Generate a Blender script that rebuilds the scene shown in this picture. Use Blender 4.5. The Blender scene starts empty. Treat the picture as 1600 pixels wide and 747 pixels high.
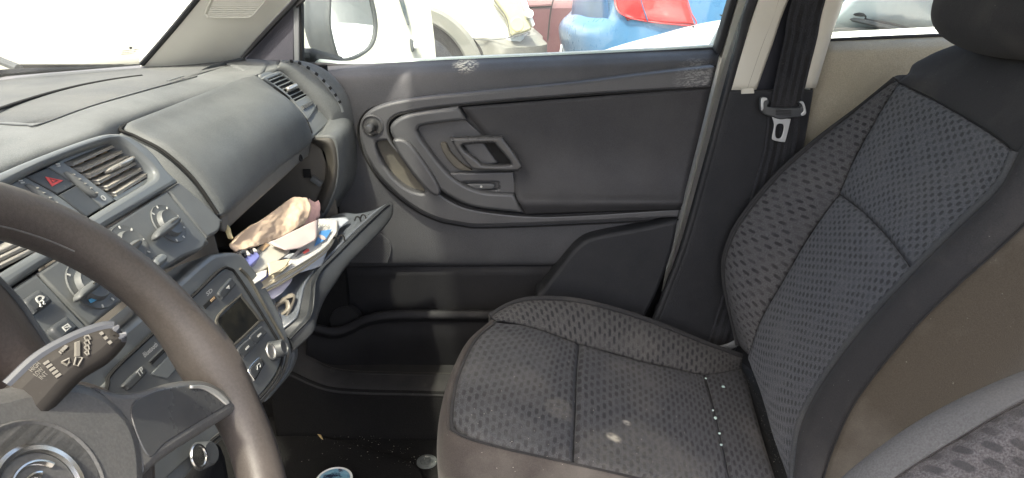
import bpy, bmesh, math, random
from mathutils import Vector, Matrix, noise
R = math.radians
random.seed(7)
sc = bpy.context.scene
col = sc.collection

# ------------------------------------------------------------------ camera, sky, sun, exposure
PITCH, H, F = R(20.7), 1.10, 1040.0
cd = bpy.data.cameras.new('camera')
cam = bpy.data.objects.new('camera', cd); col.objects.link(cam)
cam.location = (0, 0, H); cam.rotation_euler = (R(90) - PITCH, 0, 0)
cd.sensor_width = 36; cd.lens = 36 * F / 1600; cd.clip_start = .02; cd.clip_end = 500
sc.camera = cam
SUN_EL, SUN_AZ = R(60), R(250)          # azimuth of the sun measured from +X, counter-clockwise
w = bpy.data.worlds.new('World'); sc.world = w; w.use_nodes = True
wn = w.node_tree
bg = next(n for n in wn.nodes if n.type == 'BACKGROUND')
sky = wn.nodes.new('ShaderNodeTexSky'); sky.sky_type = 'NISHITA'; sky.sun_disc = False
sky.sun_elevation = SUN_EL; sky.sun_rotation = R(90) - SUN_AZ; sky.dust_density = 6.0; sky.ozone_density = .3; sky.air_density = .8
wn.links.new(sky.outputs[0], bg.inputs[0]); bg.inputs[1].default_value = .15
sl = bpy.data.lights.new('sun', 'SUN'); sl.energy = 2.0; sl.angle = R(2.0); sl.color = (1, .93, .82)
so = bpy.data.objects.new('sun', sl); col.objects.link(so)
sd = Vector((math.cos(SUN_EL) * math.cos(SUN_AZ), math.cos(SUN_EL) * math.sin(SUN_AZ), math.sin(SUN_EL)))
so.rotation_euler = sd.to_track_quat('Z', 'Y').to_euler(); so.location = sd * 20
sc.view_settings.view_transform = 'Standard'; sc.view_settings.look = 'None'
sc.view_settings.exposure = 2.25; sc.view_settings.gamma = 1
sc.cycles.use_denoising = True
sc.cycles.max_bounces = 10; sc.cycles.diffuse_bounces = 6; sc.cycles.transparent_max_bounces = 16
sc.cycles.sample_clamp_indirect = 6

# ------------------------------------------------------------------ helpers
CP, SP = math.cos(PITCH), math.sin(PITCH)
O = Vector((0, 0, H))
def ray(u, v):
    x = (u - 800) / F; y = (373.5 - v) / F
    return Vector((x, CP + y * SP, -SP + y * CP))
def PY(u, v, Y):
    d = ray(u, v); return O + d * (Y / d.y)
def PX(u, v, X):
    d = ray(u, v); return O + d * (X / d.x)
def PZ(u, v, z):
    d = ray(u, v); return O + d * ((z - H) / d.z)
class Plane:
    def __init__(s, p, n):
        s.p = Vector(p); s.n = Vector(n).normalized()
        if s.n.dot(O - s.p) < 0: s.n = -s.n
    def __call__(s, u, v, lift=0):
        d = ray(u, v); return O + d * (((s.p + s.n * lift) - O).dot(s.n) / d.dot(s.n))
def plane3(a, b, c): return Plane(a, (b - a).cross(c - a))
def rel(x, y, z): return Vector((x, y, z + H))

def thing(name, label, cat, loc=(0, 0, 0), group=None):
    o = bpy.data.objects.new(name, None); col.objects.link(o); o.location = loc
    o.empty_display_size = .05
    o['label'] = label; o['category'] = cat
    if group: o['group'] = group
    return o
def tag(o, label, cat, group=None):
    o['label'] = label; o['category'] = cat
    if group: o['group'] = group
    return o
def root_of(o):
    while o.parent: o = o.parent
    return o
def link(name, me, m, parent=None, sharp=38):
    o = bpy.data.objects.new(name, me); col.objects.link(o)
    me.materials.clear(); me.materials.append(m)
    for p in me.polygons: p.use_smooth = True
    me.set_sharp_from_angle(angle=R(sharp))
    if parent:
        o.parent = parent
        if parent.type == 'EMPTY': o.location = -parent.location
        elif parent.parent is None: pass
    return o
def newmesh(name, verts, faces, uvs=None):
    me = bpy.data.meshes.new(name); me.from_pydata([tuple(v) for v in verts], [], faces)
    if uvs:
        ul = me.uv_layers.new(name='UVMap')
        for l in me.loops: ul.data[l.index].uv = uvs[l.vertex_index]
    me.validate(); return me
def cr(p0, p1, p2, p3, t):
    return .5 * ((2 * p1) + (p2 - p0) * t + (2 * p0 - 5 * p1 + 4 * p2 - p3) * t * t + (3 * p1 - p0 - 3 * p2 + p3) * t ** 3)
def spline(pts, n=8, closed=False):
    pts = [Vector(p) for p in pts]; N = len(pts); out = []
    if N == 2: return [pts[0].lerp(pts[1], i / n) for i in range(n + 1)]
    for i in range(N if closed else N - 1):
        if closed: a, b, c, d = pts[i - 1], pts[i], pts[(i + 1) % N], pts[(i + 2) % N]
        else:
            b, c = pts[i], pts[i + 1]
            a = pts[i - 1] if i else 2 * b - c
            d = pts[i + 2] if i + 2 < N else 2 * c - b
        for k in range(n): out.append(cr(a, b, c, d, k / n))
    if not closed: out.append(pts[-1].copy())
    return out
def px_loop(pts, n=5):
    """closed outline in pixels; (u,v) smooth, (u,v,1) sharp corner"""
    N = len(pts); out = []
    for i in range(N):
        A, B, C_, D = pts[i - 1], pts[i], pts[(i + 1) % N], pts[(i + 2) % N]
        b, c = Vector(B[:2]), Vector(C_[:2])
        sb, sc_ = len(B) > 2, len(C_) > 2
        if sb and sc_: out.append(b); continue
        a = 2 * b - c if sb else Vector(A[:2]); d = 2 * c - b if sc_ else Vector(D[:2])
        for k in range(n): out.append(cr(a, b, c, d, k / n))
    return out
def poly_mesh(name, loops, M, z0, z1, bevel):
    cu = bpy.data.curves.new('tmp', 'CURVE'); cu.dimensions = '2D'; cu.fill_mode = 'BOTH'
    for lp in loops:
        s = cu.splines.new('POLY'); s.points.add(len(lp) - 1); s.use_cyclic_u = True
        for i, p in enumerate(lp): s.points[i].co = (p[0], p[1], 0, 1)
    T = z1 - z0
    bevel = min(bevel, T * .49)
    cu.extrude = max(T / 2 - bevel, 1e-5); cu.bevel_depth = bevel; cu.bevel_resolution = 2; cu.offset = -bevel
    ob = bpy.data.objects.new('tmp', cu)
    me = bpy.data.meshes.new_from_object(ob); me.name = name
    bpy.data.objects.remove(ob); bpy.data.curves.remove(cu)
    me.transform(Matrix.Translation((0, 0, (z0 + z1) / 2))); me.transform(M)
    return me
def frame(pl):
    n = pl.n
    e1 = Vector((0, 0, 1)).cross(n)
    e1 = e1.normalized() if e1.length > 1e-3 else Vector((1, 0, 0))
    e2 = n.cross(e1)
    return Matrix(((e1.x, e2.x, n.x, pl.p.x), (e1.y, e2.y, n.y, pl.p.y), (e1.z, e2.z, n.z, pl.p.z), (0, 0, 0, 1)))
def plate(name, pts, pl, thick, m, parent=None, lift=0, bevel=.002, holes=(), n=5, raw=False):
    M = frame(pl); Mi = M.inverted()
    loops = []
    for lp in [pts] + list(holes):
        q = lp if raw else px_loop(lp, n)
        loops.append([(Mi @ pl(p[0], p[1], lift))[:2] for p in q])
    me = poly_mesh(name, loops, M, lift - thick, lift, bevel)
    return link(name, me, m, parent)
def patch(name, rows, m, parent=None, n=6, thick=0, pillow=0, pw=.18, crumple=0, cs=20, closed=False, uvs=1.0):
    rows = [[Vector(p) for p in r] for r in rows]
    rr = [spline(r, n) for r in rows]
    cols = [spline([r[j] for r in rr], n, closed) for j in range(len(rr[0]))]
    nu, nv = len(cols), len(cols[0])
    V = [cols[j][i] for i in range(nv) for j in range(nu)]
    jm, im = nu // 2, nv // 2
    ul = [0]
    for j in range(1, nu): ul.append(ul[-1] + (V[im * nu + j] - V[im * nu + j - 1]).length)
    vl = [0]
    for i in range(1, nv): vl.append(vl[-1] + (V[i * nu + jm] - V[(i - 1) * nu + jm]).length)
    UV = [(ul[j] * uvs, vl[i] * uvs) for i in range(nv) for j in range(nu)]
    faces = []
    for i in range(nv if closed else nv - 1):
        for j in range(nu - 1):
            i2 = (i + 1) % nv
            faces.append((i * nu + j, i * nu + j + 1, i2 * nu + j + 1, i2 * nu + j))
    # orient to the camera
    f = faces[len(faces) // 2]; nrm = (V[f[1]] - V[f[0]]).cross(V[f[3]] - V[f[0]])
    if nrm.dot(O - V[f[0]]) < 0: faces = [tuple(reversed(q)) for q in faces]
    if pillow or crumple:
        me = newmesh('t', V, faces); me.update()
        N = [v.normal.copy() for v in me.vertices]; bpy.data.meshes.remove(me)
        for i in range(nv):
            for j in range(nu):
                k = i * nu + j; a, b = j / (nu - 1), i / (nv - 1)
                d = min(a, 1 - a, b, 1 - b) / pw
                e = min(1, d); e = math.sqrt(max(0, 1 - (1 - e) ** 2))
                h = pillow * e
                if crumple: h += crumple * (noise.noise(V[k] * cs) + .5 * noise.noise(V[k] * cs * 2.3))
                V[k] = V[k] + N[k] * h
    me = newmesh(name, V, faces, UV)
    o = link(name, me, m, parent, 60)
    if thick:
        md = o.modifiers.new('solid', 'SOLIDIFY'); md.thickness = thick; md.offset = -1
    return o
def tube_mesh(name, pts, r, seg=10, closed=False, n=6, flat=None, smooth=True):
    P = spline(pts, n, closed) if smooth else [Vector(p) for p in pts]
    N = len(P); V = []; Fc = []
    rad = (lambda t: r) if not callable(r) else r
    T = []
    for i in range(N):
        a = P[i - 1] if (i or closed) else P[i]; b = P[(i + 1) % N] if (i < N - 1 or closed) else P[i]
        T.append((b - a).normalized())
    up = Vector((0, 0, 1)) if abs(T[0].z) < .9 else Vector((1, 0, 0))
    nx = (up - T[0] * up.dot(T[0])).normalized()
    for i in range(N):
        nx = (nx - T[i] * nx.dot(T[i])).normalized(); by = T[i].cross(nx)
        q = rad(i / max(1, N - 1))
        for k in range(seg):
            a = 2 * math.pi * k / seg
            V.append(P[i] + nx * math.cos(a) * q + by * math.sin(a) * q * (flat or 1))
    for i in range(N if closed else N - 1):
        for k in range(seg):
            i2 = (i + 1) % N
            Fc.append((i * seg + k, i * seg + (k + 1) % seg, i2 * seg + (k + 1) % seg, i2 * seg + k))
    if not closed:
        Fc.append(tuple(reversed(range(seg)))); Fc.append(tuple((N - 1) * seg + k for k in range(seg)))
    return newmesh(name, V, Fc)
def tube(name, pts, r, m, parent=None, **k):
    return link(name, tube_mesh(name, pts, r, **k), m, parent)
def lathe(name, c, axis, prof, m, parent=None, seg=32, cap=True):
    """prof: list of (height along axis, radius)"""
    n = Vector(axis).normalized(); a = n.orthogonal().normalized(); b = n.cross(a); c = Vector(c)
    V = []; Fc = []
    for h, r in prof:
        for k in range(seg):
            t = 2 * math.pi * k / seg; V.append(c + n * h + (a * math.cos(t) + b * math.sin(t)) * max(r, 1e-5))
    for i in range(len(prof) - 1):
        for k in range(seg):
            Fc.append((i * seg + k, i * seg + (k + 1) % seg, (i + 1) * seg + (k + 1) % seg, (i + 1) * seg + k))
    if cap: Fc.append(tuple(reversed(range(seg)))); Fc.append(tuple((len(prof) - 1) * seg + k for k in range(seg)))
    return link(name, newmesh(name, V, Fc), m, parent, 35)
def box_mesh(name, c, ax, half, bevel=.002, seg=2):
    bm = bmesh.new(); bmesh.ops.create_cube(bm, size=2)
    X, Y, Z = [Vector(a).normalized() for a in ax]
    for v in bm.verts:
        v.co = Vector(c) + X * v.co.x * half[0] + Y * v.co.y * half[1] + Z * v.co.z * half[2]
    if bevel: bmesh.ops.bevel(bm, geom=bm.edges[:], offset=bevel, segments=seg, profile=.6, affect='EDGES', clamp_overlap=True)
    bmesh.ops.recalc_face_normals(bm, faces=bm.faces[:])
    me = bpy.data.meshes.new(name); bm.to_mesh(me); bm.free(); return me
AX = ((1, 0, 0), (0, 1, 0), (0, 0, 1))
def box(name, c, half, m, parent=None, ax=AX, bevel=.002, seg=2):
    return link(name, box_mesh(name, c, ax, half, bevel, seg), m, parent)
def bar(name, a, b, up, wd, th, m, parent=None, bevel=.0008):
    a, b = Vector(a), Vector(b); x = (b - a).normalized(); up = Vector(up); z = (up - x * up.dot(x)).normalized(); y = z.cross(x)
    return box(name, (a + b) / 2, ((b - a).length / 2, wd / 2, th / 2), m, parent, (x, y, z), bevel, 1)
def text(txt, pl, a, b, m, parent=None, lift=.001, name='lettering', size=None, bold=.02):
    """text running from pixel a to pixel b on plane pl"""
    p, q = pl(*a, lift), pl(*b, lift); x = (q - p); L = x.length; x.normalize(); y = pl.n.cross(x)
    cu = bpy.data.curves.new('t', 'FONT'); cu.body = txt; cu.size = 1; cu.extrude = 0; cu.resolution_u = 2; cu.offset = bold
    ob = bpy.data.objects.new('t', cu); me = bpy.data.meshes.new_from_object(ob); bpy.data.objects.remove(ob); bpy.data.curves.remove(cu)
    wd = max(v.co.x for v in me.vertices) or 1
    s = size or L / wd
    M = Matrix(((x.x, y.x, pl.n.x, p.x), (x.y, y.y, pl.n.y, p.y), (x.z, y.z, pl.n.z, p.z), (0, 0, 0, 1))) @ Matrix.Diagonal((L / wd, s, 1, 1))
    me.transform(M)
    return link(name, me, m, parent)

# ------------------------------------------------------------------ materials
def mat(name, c, rough=.55, metal=0, spec=.5, grain=0, gs=700, dust=0, dcol=(.32, .31, .28), ds=9, marks=(), coat=0, wear=None, emit=None):
    m = bpy.data.materials.new(name); m.use_nodes = True; nt = m.node_tree; N, L = nt.nodes, nt.links
    b = N['Principled BSDF']; b.inputs['Roughness'].default_value = rough; b.inputs['Metallic'].default_value = metal
    b.inputs['Specular IOR Level'].default_value = spec; b.inputs['Coat Weight'].default_value = coat
    c4 = (*c, 1)
    b.inputs['Base Color'].default_value = c4
    tc = N.new('ShaderNodeTexCoord'); src = None
    def mix(fac, A, B, k=1.0):
        mx = N.new('ShaderNodeMix'); mx.data_type = 'RGBA'
        L.new(fac, mx.inputs[0])
        for i, x in ((6, A), (7, B)):
            if isinstance(x, tuple): mx.inputs[i].default_value = x
            else: L.new(x, mx.inputs[i])
        return mx.outputs[2]
    def noisefac(scale, lo, hi, k, det=6, stretch=None, rgh=.6):
        n = N.new('ShaderNodeTexNoise'); n.inputs['Scale'].default_value = scale; n.inputs['Detail'].default_value = det; n.inputs['Roughness'].default_value = rgh
        v = tc.outputs['Object']
        if stretch:
            mp = N.new('ShaderNodeMapping'); mp.inputs['Scale'].default_value = stretch; L.new(v, mp.inputs[0]); v = mp.outputs[0]
        L.new(v, n.inputs['Vector'])
        r = N.new('ShaderNodeMapRange'); r.inputs[1].default_value = lo; r.inputs[2].default_value = hi; r.inputs[4].default_value = k
        L.new(n.outputs['Fac'], r.inputs[0]); return r.outputs[0]
    cur = c4
    if dust:
        cur = mix(noisefac(ds, .35, .75, dust), cur, (*dcol, 1))
        cur = mix(noisefac(420, .66, .76, min(1, dust * .7), 2), cur, (*[min(1, x * 1.4) for x in dcol], 1))
    if grain:
        cur = mix(noisefac(520, .38, .62, .34, 2), cur, (*[x * 1.7 + .005 for x in c], 1))
    if wear:
        cur = mix(noisefac(wear[1], wear[2], wear[2] + .12, wear[3], 8), cur, (*wear[0], 1))
    for (p, r, k, cc) in marks:
        g = N.new('ShaderNodeVectorMath'); g.operation = 'DISTANCE'; L.new(tc.outputs['Object'], g.inputs[0]); g.inputs[1].default_value = tuple(p)
        rr = N.new('ShaderNodeMapRange'); rr.inputs[1].default_value = r; rr.inputs[2].default_value = r * .3; rr.inputs[3].default_value = 0; rr.inputs[4].default_value = 1
        L.new(g.outputs['Value'], rr.inputs[0])
        nf = noisefac(160, .46, .56, k, 5, (1, 1, 3))
        mu = N.new('ShaderNodeMath'); mu.operation = 'MULTIPLY'; L.new(rr.outputs[0], mu.inputs[0]); L.new(nf, mu.inputs[1])
        cur = mix(mu.outputs[0], cur, (*cc, 1))
    if not isinstance(cur, tuple): L.new(cur, b.inputs['Base Color'])
    if dust or wear:
        rv = noisefac(14, .3, .75, .22); ad = N.new('ShaderNodeMath'); ad.inputs[1].default_value = rough - .08; L.new(rv, ad.inputs[0]); L.new(ad.outputs[0], b.inputs['Roughness'])
    if grain:
        n = N.new('ShaderNodeTexVoronoi'); n.inputs['Scale'].default_value = gs; L.new(tc.outputs['Object'], n.inputs['Vector'])
        bp = N.new('ShaderNodeBump'); bp.inputs['Strength'].default_value = grain; bp.inputs['Distance'].default_value = .0006
        L.new(n.outputs['Distance'], bp.inputs['Height']); L.new(bp.outputs[0], b.inputs['Normal'])
    if emit:
        b.inputs['Emission Color'].default_value = (*c, 1); b.inputs['Emission Strength'].default_value = emit
    return m
def fabric(name, base, dash, pu, pv, wu, wv, skew=0, stain=.25, swap=False, marks=()):
    m = bpy.data.materials.new(name); m.use_nodes = True; nt = m.node_tree; N, L = nt.nodes, nt.links
    b = N['Principled BSDF']; b.inputs['Roughness'].default_value = .95; b.inputs['Specular IOR Level'].default_value = .15
    b.inputs['Sheen Weight'].default_value = .05; b.inputs['Sheen Roughness'].default_value = .6
    uv = N.new('ShaderNodeTexCoord'); sep = N.new('ShaderNodeSeparateXYZ'); L.new(uv.outputs['UV'], sep.inputs[0])
    wob = N.new('ShaderNodeTexNoise'); wob.inputs['Scale'].default_value = 14; L.new(uv.outputs['Object'], wob.inputs['Vector'])
    def M(op, a, bb=None, c=None):
        x = N.new('ShaderNodeMath'); x.operation = op
        for i, q in enumerate((a, bb, c)):
            if q is None: continue
            if isinstance(q, (int, float)): x.inputs[i].default_value = q
            else: L.new(q, x.inputs[i])
        return x.outputs[0]
    U, V = (sep.outputs[1], sep.outputs[0]) if swap else (sep.outputs[0], sep.outputs[1])
    w_ = M('MULTIPLY', M('SUBTRACT', wob.outputs['Fac'], .5), .006)
    U = M('ADD', M('ADD', U, w_), M('MULTIPLY', V, skew))
    V = M('ADD', V, w_)
    u = M('DIVIDE', U, pu); cidx = M('FLOOR', u); fu = M('ABSOLUTE', M('SUBTRACT', M('FRACT', u), .5))
    v = M('ADD', M('DIVIDE', V, pv), M('MULTIPLY', M('MODULO', cidx, 2), .5)); fv = M('ABSOLUTE', M('SUBTRACT', M('FRACT', v), .5))
    mx = M('POWER', M('ADD', M('POWER', M('DIVIDE', fu, wu), 3.2), M('POWER', M('DIVIDE', fv, wv), 3.2)), .3125)
    r = N.new('ShaderNodeMapRange'); r.inputs[1].default_value = 1.15; r.inputs[2].default_value = .72; r.interpolation_type = 'SMOOTHSTEP'
    L.new(mx, r.inputs[0])
    def mixc(f, A, B):
        q = N.new('ShaderNodeMix'); q.data_type = 'RGBA'; L.new(f, q.inputs[0])
        for i, x in ((6, A), (7, B)):
            if isinstance(x, tuple): q.inputs[i].default_value = x
            else: L.new(x, q.inputs[i])
        return q.outputs[2]
    def nz(scale, lo, hi, k, det=6):
        n = N.new('ShaderNodeTexNoise'); n.inputs['Scale'].default_value = scale; n.inputs['Detail'].default_value = det; L.new(uv.outputs['Object'], n.inputs['Vector'])
        q = N.new('ShaderNodeMapRange'); q.inputs[1].default_value = lo; q.inputs[2].default_value = hi; q.inputs[4].default_value = k; L.new(n.outputs['Fac'], q.inputs[0]); return q.outputs[0]
    n2 = nz(620, .3, .7, 1, 2)
    lo_, hi_ = (.75, 1.6) if pu < 1 else (.88, 1.22)
    c = mixc(n2, (*[x * lo_ for x in base], 1), (*[x * hi_ for x in base], 1))
    if pu < 1:
        kk = M('MULTIPLY', r.outputs[0], nz(30, .25, .55, .9, 3))
        c = mixc(kk, c, (*dash, 1))
    c = mixc(nz(7, .5, .8, stain), c, (.20, .185, .16, 1))
    c = mixc(nz(260, .74, .80, .3, 2), c, (.34, .33, .30, 1))
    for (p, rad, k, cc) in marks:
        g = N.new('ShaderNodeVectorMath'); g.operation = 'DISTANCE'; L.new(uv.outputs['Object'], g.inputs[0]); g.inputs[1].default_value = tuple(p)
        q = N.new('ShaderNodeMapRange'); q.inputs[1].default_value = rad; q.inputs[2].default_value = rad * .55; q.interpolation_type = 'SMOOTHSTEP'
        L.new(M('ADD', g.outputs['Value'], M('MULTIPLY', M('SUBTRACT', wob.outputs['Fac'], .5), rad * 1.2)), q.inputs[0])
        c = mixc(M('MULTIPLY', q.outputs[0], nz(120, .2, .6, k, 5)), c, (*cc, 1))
    L.new(c, b.inputs['Base Color'])
    bp = N.new('ShaderNodeBump'); bp.inputs['Strength'].default_value = .5; bp.inputs['Distance'].default_value = .0015
    hh = M('ADD', M('MULTIPLY', r.outputs[0] if pu < 1 else n2, -.6), M('MULTIPLY', n2, .8))
    L.new(hh, bp.inputs['Height']); L.new(bp.outputs[0], b.inputs['Normal'])
    return m
def glass(name, dustc, amt, streak=True, tint=(.93, .97, .95)):
    m = bpy.data.materials.new(name); m.use_nodes = True; nt = m.node_tree; N, L = nt.nodes, nt.links
    for n in list(N): N.remove(n)
    out = N.new('ShaderNodeOutputMaterial'); tr = N.new('ShaderNodeBsdfTransparent'); df = N.new('ShaderNodeBsdfTranslucent'); d2 = N.new('ShaderNodeBsdfDiffuse')
    gl = N.new('ShaderNodeBsdfGlossy'); gl.inputs['Roughness'].default_value = .02
    tr.inputs[0].default_value = (*tint, 1)
    df.inputs[0].default_value = (*dustc, 1); d2.inputs[0].default_value = (*dustc, 1)
    dm = N.new('ShaderNodeMixShader'); L.new(df.outputs[0], dm.inputs[1]); L.new(d2.outputs[0], dm.inputs[2])
    tc = N.new('ShaderNodeTexCoord'); mp = N.new('ShaderNodeMapping'); mp.inputs['Scale'].default_value = (90, 90, 5) if streak else (6, 6, 6); L.new(tc.outputs['Object'], mp.inputs[0])
    n = N.new('ShaderNodeTexNoise'); n.inputs['Scale'].default_value = 1; n.inputs['Detail'].default_value = 4; L.new(mp.outputs[0], n.inputs['Vector'])
    r = N.new('ShaderNodeMapRange'); r.inputs[1].default_value = .38; r.inputs[2].default_value = .72; r.inputs[3].default_value = amt * .35; r.inputs[4].default_value = amt * 1.8; L.new(n.outputs['Fac'], r.inputs[0])
    m1 = N.new('ShaderNodeMixShader'); L.new(r.outputs[0], m1.inputs[0]); L.new(tr.outputs[0], m1.inputs[1]); L.new(dm.outputs[0], m1.inputs[2])
    m2 = N.new('ShaderNodeMixShader'); m2.inputs[0].default_value = .05; L.new(m1.outputs[0], m2.inputs[1]); L.new(gl.outputs[0], m2.inputs[2])
    L.new(m2.outputs[0], out.inputs[0]); return m

DP = Plane((0, 1.32, H), (0, -1, 0))
K = {}
K['dash'] = mat('dash_plastic', (.092, .098, .098), .66, spec=.3, grain=.35, gs=900, dust=.4, dcol=(.25, .255, .25))
K['dash_lid'] = mat('dash_lid_plastic', (.070, .076, .077), .55, spec=.4, grain=.35, gs=900, dust=.35, dcol=(.2, .205, .2))
K['tray'] = mat('dash_tray_rubber', (.078, .082, .084), .75, spec=.3, grain=.3, dust=.35, dcol=(.2, .2, .18))
K['bezel'] = mat('bezel_plastic', (.118, .129, .134), .38, dust=.2, dcol=(.24, .24, .22))
K['panel'] = mat('panel_plastic', (.088, .094, .096), .5, dust=.25, dcol=(.2, .2, .18), ds=16)
K['button'] = mat('button_plastic', (.04, .044, .048), .45, dust=.15)
K['black'] = mat('black_plastic', (.012, .012, .013), .6)
K['gap'] = mat('dark_gap', (.006, .006, .006), .9)
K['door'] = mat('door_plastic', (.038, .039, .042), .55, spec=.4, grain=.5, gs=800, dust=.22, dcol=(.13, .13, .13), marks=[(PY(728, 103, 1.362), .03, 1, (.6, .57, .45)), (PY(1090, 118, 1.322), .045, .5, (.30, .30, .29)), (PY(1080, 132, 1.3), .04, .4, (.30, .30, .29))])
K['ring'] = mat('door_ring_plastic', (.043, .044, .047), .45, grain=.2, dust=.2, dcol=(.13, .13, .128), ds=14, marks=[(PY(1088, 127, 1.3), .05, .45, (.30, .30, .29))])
K['ring2'] = mat('door_inner_ring_plastic', (.050, .052, .055), .42, dust=.2, dcol=(.14, .14, .138), ds=14)
K['insert'] = mat('door_insert_vinyl', (.027, .027, .029), .65, spec=.35, grain=.3, dust=.2, dcol=(.10, .095, .09))
K['recess'] = mat('dusty_recess', (.06, .056, .046), .7, dust=.5, dcol=(.13, .115, .085), ds=25)
K['handle'] = mat('handle_plastic', (.035, .036, .038), .3, dust=.1)
K['pocket'] = mat('pocket_plastic', (.008, .008, .009), .6, spec=.25, grain=.4, gs=700, dust=.12, dcol=(.07, .07, .065), wear=((.05, .048, .045), 22, .66, .5))
K['seal'] = mat('rubber_seal', (.014, .015, .017), .6, spec=.35, dust=.15, dcol=(.06, .06, .055))
K['cream'] = mat('cream_trim', (.66, .65, .585), .55, dust=.2, dcol=(.52, .49, .41), ds=12)
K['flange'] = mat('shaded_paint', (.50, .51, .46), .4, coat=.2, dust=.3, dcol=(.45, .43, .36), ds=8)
K['beige'] = mat('beige_trim', (.50, .485, .42), .5, dust=.25, dcol=(.38, .355, .29), ds=10)
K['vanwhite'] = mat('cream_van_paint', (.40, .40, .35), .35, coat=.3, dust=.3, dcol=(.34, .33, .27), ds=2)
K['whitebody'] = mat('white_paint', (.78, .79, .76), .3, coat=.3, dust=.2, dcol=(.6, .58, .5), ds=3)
K['pillar'] = mat('pillar_plastic', (.011, .012, .014), .6, spec=.3, grain=.5, gs=800, dust=.15, dcol=(.06, .06, .062), wear=((.16, .16, .155), 30, .70, .6))
K['web'] = mat('belt_webbing', (.022, .023, .026), .75, grain=.5, gs=1500)
K['chrome'] = mat('worn_chrome', (.62, .62, .6), .22, 1)
K['steel'] = mat('brushed_steel', (.62, .63, .62), .4, .55)
K['brass'] = mat('worn_silver_plastic', (.42, .41, .38), .3, .6)
K['wheel'] = mat('worn_wheel_foam', (.042, .036, .032), .46, spec=.4, grain=.10, gs=1300, dust=.35, dcol=(.10, .083, .070), ds=16, wear=((.15, .13, .11), 40, .66, .5))
K['hub'] = mat('hub_plastic', (.070, .069, .066), .5, grain=.08, gs=1200, dust=.3, dcol=(.15, .14, .125), ds=14)
K['cowl'] = mat('cowl_plastic', (.085, .068, .056), .6, grain=.15, gs=900, dust=.3, dcol=(.13, .105, .085))
K['stalk'] = mat('stalk_plastic', (.026, .023, .020), .65, spec=.2, dust=.2, dcol=(.06, .055, .05), ds=20)
K['stalkedge'] = mat('stalk_edge_plastic', (.055, .058, .066), .5)
K['print'] = mat('white_print', (.50, .50, .47), .6)
K['dimprint'] = mat('worn_print', (.13, .12, .10), .6)
K['redprint'] = mat('red_print', (.5, .06, .06), .6)
K['blueprint'] = mat('blue_print', (.12, .42, .7), .6)
K['darkprint'] = mat('glass_print', (.06, .065, .07), .7)
K['tan'] = mat('dusty_vane', (.30, .20, .11), .8, dust=.6, dcol=(.46, .33, .20), ds=60)
K['slat'] = mat('vent_slat', (.32, .31, .28), .45, dust=.4, dcol=(.25, .23, .19), ds=30)
K['screen'] = mat('display_glass', (.012, .013, .013), .12, dust=.3, dcol=(.10, .09, .06), ds=50)
K['dark_lining'] = mat('compartment_lining', (.085, .078, .068), .8, dust=.5, dcol=(.09, .08, .06), ds=14)
K['lid'] = mat('lid_plastic', (.026, .028, .030), .5, spec=.35, grain=.2, dust=.2, dcol=(.075, .075, .074), ds=18)
K['carpet'] = mat('black_carpet', (.009, .009, .009), .95, spec=.1, grain=1, gs=260, dust=.15, dcol=(.02, .019, .017), ds=20)
K['sillm'] = mat('sill_plastic', (.014, .014, .014), .7, spec=.25, grain=.4, dust=.4, dcol=(.05, .047, .042), ds=18, wear=((.09, .085, .08), 25, .62, .6))
CUP = Plane(rel(0, .95, -.595), (.308, 0, 1))
FB = (.046, .047, .050); FD = (.020, .0205, .022)
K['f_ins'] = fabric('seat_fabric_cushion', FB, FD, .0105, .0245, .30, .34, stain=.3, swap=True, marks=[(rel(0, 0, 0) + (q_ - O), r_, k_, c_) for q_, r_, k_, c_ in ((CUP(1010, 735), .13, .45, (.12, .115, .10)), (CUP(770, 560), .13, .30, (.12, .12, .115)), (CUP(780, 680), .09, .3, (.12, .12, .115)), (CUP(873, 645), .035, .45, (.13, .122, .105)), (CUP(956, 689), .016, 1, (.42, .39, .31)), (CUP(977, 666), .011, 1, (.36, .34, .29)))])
K['f_bol'] = fabric('seat_fabric_bolster', (.053, .052, .051), FD, .0105, .025, .28, .34, stain=.25)
K['f_back'] = fabric('seat_fabric_back', (.072, .075, .081), (.033, .035, .038), .0108, .0140, .33, .27, stain=.1)
K['f_bbol'] = fabric('seat_fabric_back_bolster', (.054, .054, .056), FD, .0125, .026, .24, .30, stain=.15)
K['f_drv'] = fabric('driver_fabric', (.05, .05, .054), (.028, .029, .032), .012, .024, .3, .33, stain=.2)
K['f_plain'] = fabric('seat_fabric_plain', (.026, .026, .027), FD, 9, 9, .3, .3, stain=.25)
K['f_side'] = fabric('seat_side_cloth', (.042, .036, .027), FD, 9, 9, .3, .3, stain=.5)
K['f_skirt'] = fabric('seat_skirt_cloth', (.046, .040, .036), FD, 9, 9, .3, .3, stain=.6)
K['piping'] = fabric('seat_piping', (.056, .059, .062), FD, 9, 9, .3, .3, stain=.2)
K['kraft'] = mat('kraft_paper', (.62, .47, .34), .8, dust=.2, dcol=(.5, .34, .2), ds=20)
K['pink'] = mat('pink_paper', (.68, .42, .38), .8)
K['paper'] = mat('white_paper', (.50, .49, .455), .7, dust=.15, dcol=(.62, .58, .5), ds=15)
K['paper2'] = mat('bluish_paper', (.42, .445, .48), .6)
K['cream_paper'] = mat('cream_paper', (.50, .44, .31), .75, dust=.2, dcol=(.6, .5, .34), ds=20)
K['envelope'] = mat('envelope_paper', (.46, .385, .36), .75)
K['booklet'] = mat('grey_booklet', (.40, .38, .33), .4, dust=.3, dcol=(.5, .46, .38), ds=25)
K['lilac'] = mat('lilac_film', (.50, .46, .52), .2)
K['bluebox'] = mat('blue_plastic', (.17, .18, .42), .4)
K['picblue'] = mat('picture_blue', (.07, .22, .46), .5)
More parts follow.
